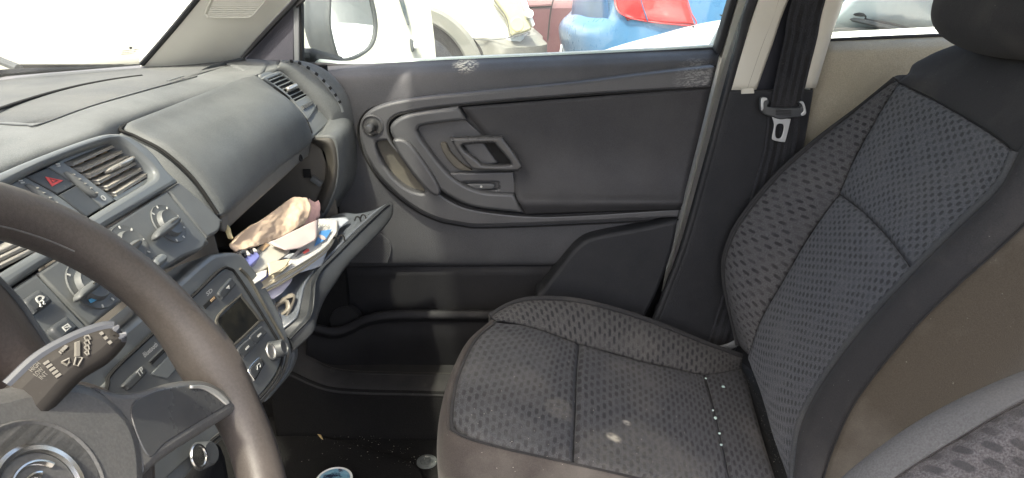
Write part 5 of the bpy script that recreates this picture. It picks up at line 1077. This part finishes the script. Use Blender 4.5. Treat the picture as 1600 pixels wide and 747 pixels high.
for i in range(90):
    t = rnd.random(); u = 1165 + 60 * t + rnd.gauss(0, 6); v = 580 + 160 * t + rnd.gauss(0, 10); bit(CU(u, v, -.035), rnd.choice((.0006, .0008, .0012)), V, Fc)
for i in range(70):
    bit(CU(rnd.uniform(730, 1100), rnd.uniform(560, 740), .008), rnd.choice((.0006, .0008, .001)), V, Fc)
cr2 = link('crumbs', newmesh('crumbs', V, Fc), K['crumb']); cr2['kind'] = 'stuff'; tag(cr2, 'fine grit and crumbs on the seat cushion and in its hinge gap', 'crumbs')
for i, (u, v, s) in enumerate(((1103, 591, .0025), (1130, 604, .0036), (1114, 641, .0022), (1118, 653, .0034), (1124, 677, .0026), (1127, 695, .0024))):
    bm = bmesh.new(); bmesh.ops.create_icosphere(bm, subdivisions=1, radius=s)
    c = CU(u, v, .011)
    for q in bm.verts: q.co = c + Vector((q.co.x * rnd.uniform(.7, 1.3), q.co.y * rnd.uniform(.8, 1.5), q.co.z * .5))
    me = bpy.data.meshes.new('glass_shard'); bm.to_mesh(me); bm.free()
    o = link('glass_shard', me, K['shard'], None, 10)
    tag(o, ['pale green glass shard at the top end of the cushion seam', 'largest green glass shard, just rearward of the seam', 'small glass shard midway along the cushion rear seam', 'chunky glass shard directly below the small midway one', 'glass shard fourth along the seam, above the lowest', 'lowest glass shard along the cushion rear seam'][i], 'glass shard', 'glass shards along the cushion seam')
# pale round tin on the floor
cn = thing('round_tin', 'round tin with white rim and pale blue lid on the footwell mat', 'tin', FPm(524, 765, .009))
ca = FPm(524, 766, .009)
lathe('body', ca, (0, 0, 1), [(0, .034), (.02, .034), (.022, .035), (.024, .0345)], K['black'], cn, 40)
ld = lathe('lid', ca, (0, 0, 1), [(.0242, .0355), (.027, .0352), (.0275, .0325), (.0262, .031), (.0262, 0)], K['white'], cn, 40)
lathe('lid_picture', ca + Vector((0, 0, .0264)), (0, 0, 1), [(0, .0305), (.0005, .0305), (.0005, 0)], mat('tin_picture', (.18, .36, .48), .3, wear=((.02, .03, .06), 60, .52, 1)), ld, 40)
# ------------------------------------------------------------------ papers in the glove box
PP = Plane(rel(-.31, .95, -.368), (.57, 0, .82))
def sheet(name, label, cat, rows, m, lift=0, thick=.0008, crumple=0, curl=None, group='papers spilling from the glove box', cs=30, n=6):
    pts = [[PP(u, v, lift + (curl(i, j) if curl else 0)) for j, (u, v) in enumerate(r)] for i, r in enumerate(rows)]
    o = patch(name, pts, m, None, n, thick=thick, crumple=crumple, cs=cs); tag(o, label, cat, group); return o
sheet('film_sleeve', 'shiny lilac plastic sleeve lying lowest over the glove box lid', 'plastic sleeve', [[(400, 458), (430, 440), (458, 430)], [(412, 466), (436, 452), (455, 440)], [(428, 466), (440, 458), (447, 450)]], K['lilac'], -.014, .001, .002)
sheet('bluish_envelope', 'bluish white envelope reaching farthest towards the door', 'envelope', [[(498, 342), (520, 341), (540, 340), (546, 344)], [(492, 362), (510, 360), (526, 356), (534, 353)], [(490, 378), (505, 372), (518, 367), (527, 362)]], K['paper2'], -.010, .003)
sheet('white_sheet', 'loose white sheet under the stack of booklets', 'sheet of paper', [[(440, 400), (475, 392), (516, 381)], [(448, 416), (485, 404), (509, 399)], [(461, 427), (485, 421), (503, 415)]], K['paper2'], -.010, .0008, .0015)
for i, (m_, lb) in enumerate((('cream_paper', 'lowest cream leaf of the fanned booklets'), ('paper', 'middle white leaf of the fanned booklets'), ('cream_paper', 'upper cream leaf of the fanned booklets'))):
    d = (2 - i) * 4
    sheet('booklet', lb, 'booklet', [[(400, 440 + d), (440, 415 + d), (500, 372 + d * .6), (529, 346 + d * .4)], [(402, 446 + d), (444, 421 + d), (504, 380 + d * .6), (529, 353 + d * .4)], [(406, 453 + d), (450, 429 + d), (510, 389 + d * .6), (527, 364 + d * .4)]], K[m_], -.008 + i * .004, .0022, .001)
bk = sheet('picture_leaflet', 'white leaflet with a blue picture and round emblem on top of the booklets', 'leaflet', [[(452, 405), (480, 372), (500, 344), (529, 345)], [(448, 420), (486, 390), (508, 364), (528, 352)], [(420, 440), (478, 407), (509, 386), (527, 362)]], K['paper'], .006, .0012, .001)
o = plate('picture', [(500, 361, 1), (519, 358, 1), (509, 374, 1), (491, 385, 1)], PP, .0008, K['picblue'], bk, .0092, .0002)
lathe('emblem', PP(503, 371, .0094), PP.n, [(0, .0065), (.0006, .0062), (.0006, 0)], K['envelope'], bk, 24)
plate('red_print', [(473, 393, 1), (482, 388, 1), (484, 392, 1), (476, 396, 1)], PP, .0008, K['picred'], bk, .0088, .0002)
for k in range(3): bar('text_line', PP(462 + k * 3, 401 - k * 3.4, .009), PP(472 + k * 4, 395 - k * 3.4, .009), PP.n, .0012, .0004, K['darkprint'], bk, 0)
for k in range(5): bar('text_line', PP(496 + k * 4.6, 349 + k * .5, .0085), PP(492 + k * 4.6 - (k % 2) * 2, 357 + k * .5 - (k % 3), .0085), PP.n, .0009, .0003, K['cladding'], bk, 0)
for k in range(4): bar('text_line', PP(437 + k * 3, 428 - k * 3, .009), PP(452 + k * 3 - (k % 2) * 5, 418 - k * 3 + (k % 2) * 3, .009), PP.n, .0009, .0003, K['cladding'], bk, 0)
bkl = sheet('grey_booklet', 'grey green document booklet with printed cover near the radio', 'booklet', [[(402, 388), (412, 380), (420, 377), (432, 380)], [(395, 405), (412, 398), (430, 392), (453, 391)], [(388, 420), (404, 424), (418, 418), (437, 405)]], K['booklet'], .010, .004, .0015)
text('AUTO-41', PP, (405, 398), (419, 388), K['darkprint'], bkl, .0116, 'cover_lettering', .006)
plate('cover_picture', [(404, 389, 1), (414, 379, 1), (422, 382, 1), (411, 392, 1)], PP, .0008, K['tan'], bkl, .0116, .0002)
sheet('folded_card', 'cream folded card lying on the grey booklet', 'card', [[(418, 411), (436, 407), (455, 404)], [(420, 420), (438, 416), (450, 410)], [(421, 430), (434, 424), (446, 416)]], K['cream_paper'], .014, .002)
sheet('printed_ticket', 'white ticket with a violet edge at the near end of the papers', 'ticket', [[(388, 433), (402, 426), (418, 421)], [(393, 438), (405, 432), (417, 427)], [(398, 443), (408, 437), (416, 431)]], K['paper'], .010, .0016)
sheet('violet_strip', 'thin violet card strip under the white ticket', 'card', [[(394, 440), (405, 433), (420, 424)], [(398, 446), (408, 440), (422, 429)]], K['bluebox'], .004, .001)
sheet('pink_envelope', 'pale pinkish envelope leaning in front of the paper bag', 'envelope', [[(420, 379), (452, 364), (498, 342)], [(432, 386), (462, 374), (497, 356)], [(446, 392), (470, 386), (494, 374)]], K['envelope'], .018, .0012, .002)
pnk = [[PY(u, v, Y) for u, v, Y in ((483, 316, 1.08), (485, 310, 1.09), (491, 316, 1.10), (498, 313, 1.11))], [PY(u, v, Y) for u, v, Y in ((478, 334, 1.06), (485, 332, 1.07), (493, 331, 1.085), (501, 326, 1.1))], [PY(u, v, Y) for u, v, Y in ((470, 354, 1.03), (480, 351, 1.05), (490, 347, 1.07), (498, 343, 1.09))]]
o = patch('pink_paper', pnk, K['pink'], None, 6, thick=.001, crumple=.004, cs=60); tag(o, 'crumpled pink paper poking out behind the kraft bag', 'sheet of paper', 'papers spilling from the glove box')
kr = [[PY(u, v, Y * .95) for u, v, Y in ((362, 381, .82), (388, 357, .88), (415, 339, .95), (440, 321, 1.02), (459, 308, 1.06), (480, 309, 1.09))],
      [PY(u, v, Y * .95) for u, v, Y in ((363, 385, .82), (392, 368, .88), (418, 350, .94), (443, 334, 1.01), (463, 320, 1.05), (486, 324, 1.075))],
      [PY(u, v, Y * .95) for u, v, Y in ((366, 388, .82), (394, 377, .87), (420, 363, .93), (445, 350, .99), (466, 336, 1.03), (482, 338, 1.06))],
      [PY(u, v, Y * .95) for u, v, Y in ((370, 391, .82), (396, 385, .86), (416, 380, .91), (440, 370, .96), (462, 358, 1.0), (476, 350, 1.04))]]
kb_ = patch('paper_bag', kr, K['kraft'], None, 9, thick=.004, crumple=.0020, cs=85); tag(kb_, 'crumpled brown kraft paper bag stuffed in the open glove box', 'paper bag', 'papers spilling from the glove box')
bx = thing('blue_pouch', 'small violet blue box holding black and white strips beside the radio', 'box', PP(390, 405, .0))
plate('pouch_front', [(376, 406, 1), (399, 390, 1), (405, 397), (405, 403), (386, 420, 1)], PP, .012, K['bluebox'], bx, .020, .002)
for k in range(6): bar('strip', PP(365 + k * 6.2, 395 - k * 1.2, .02), PP(373 + k * 5.4, 407 - k * 2.8, .022), PP.n, .004, .003, K['black'] if k % 2 == 0 else K['paper'], bx, .0005)
sc_p = patch('plastic_scrap', [[PY(u, v, .80) for u, v in ((349, 352), (354, 350), (360, 356))], [PY(u, v, .795) for u, v in ((352, 362), (357, 362), (362, 365))], [PY(u, v, .79) for u, v in ((356, 372), (360, 374), (364, 372))]], mat('yellow_clear_plastic', (.42, .36, .2), .25), None, 4, thick=.001)
tag(sc_p, 'yellowed clear plastic scrap at the near corner of the glove box', 'plastic scrap')
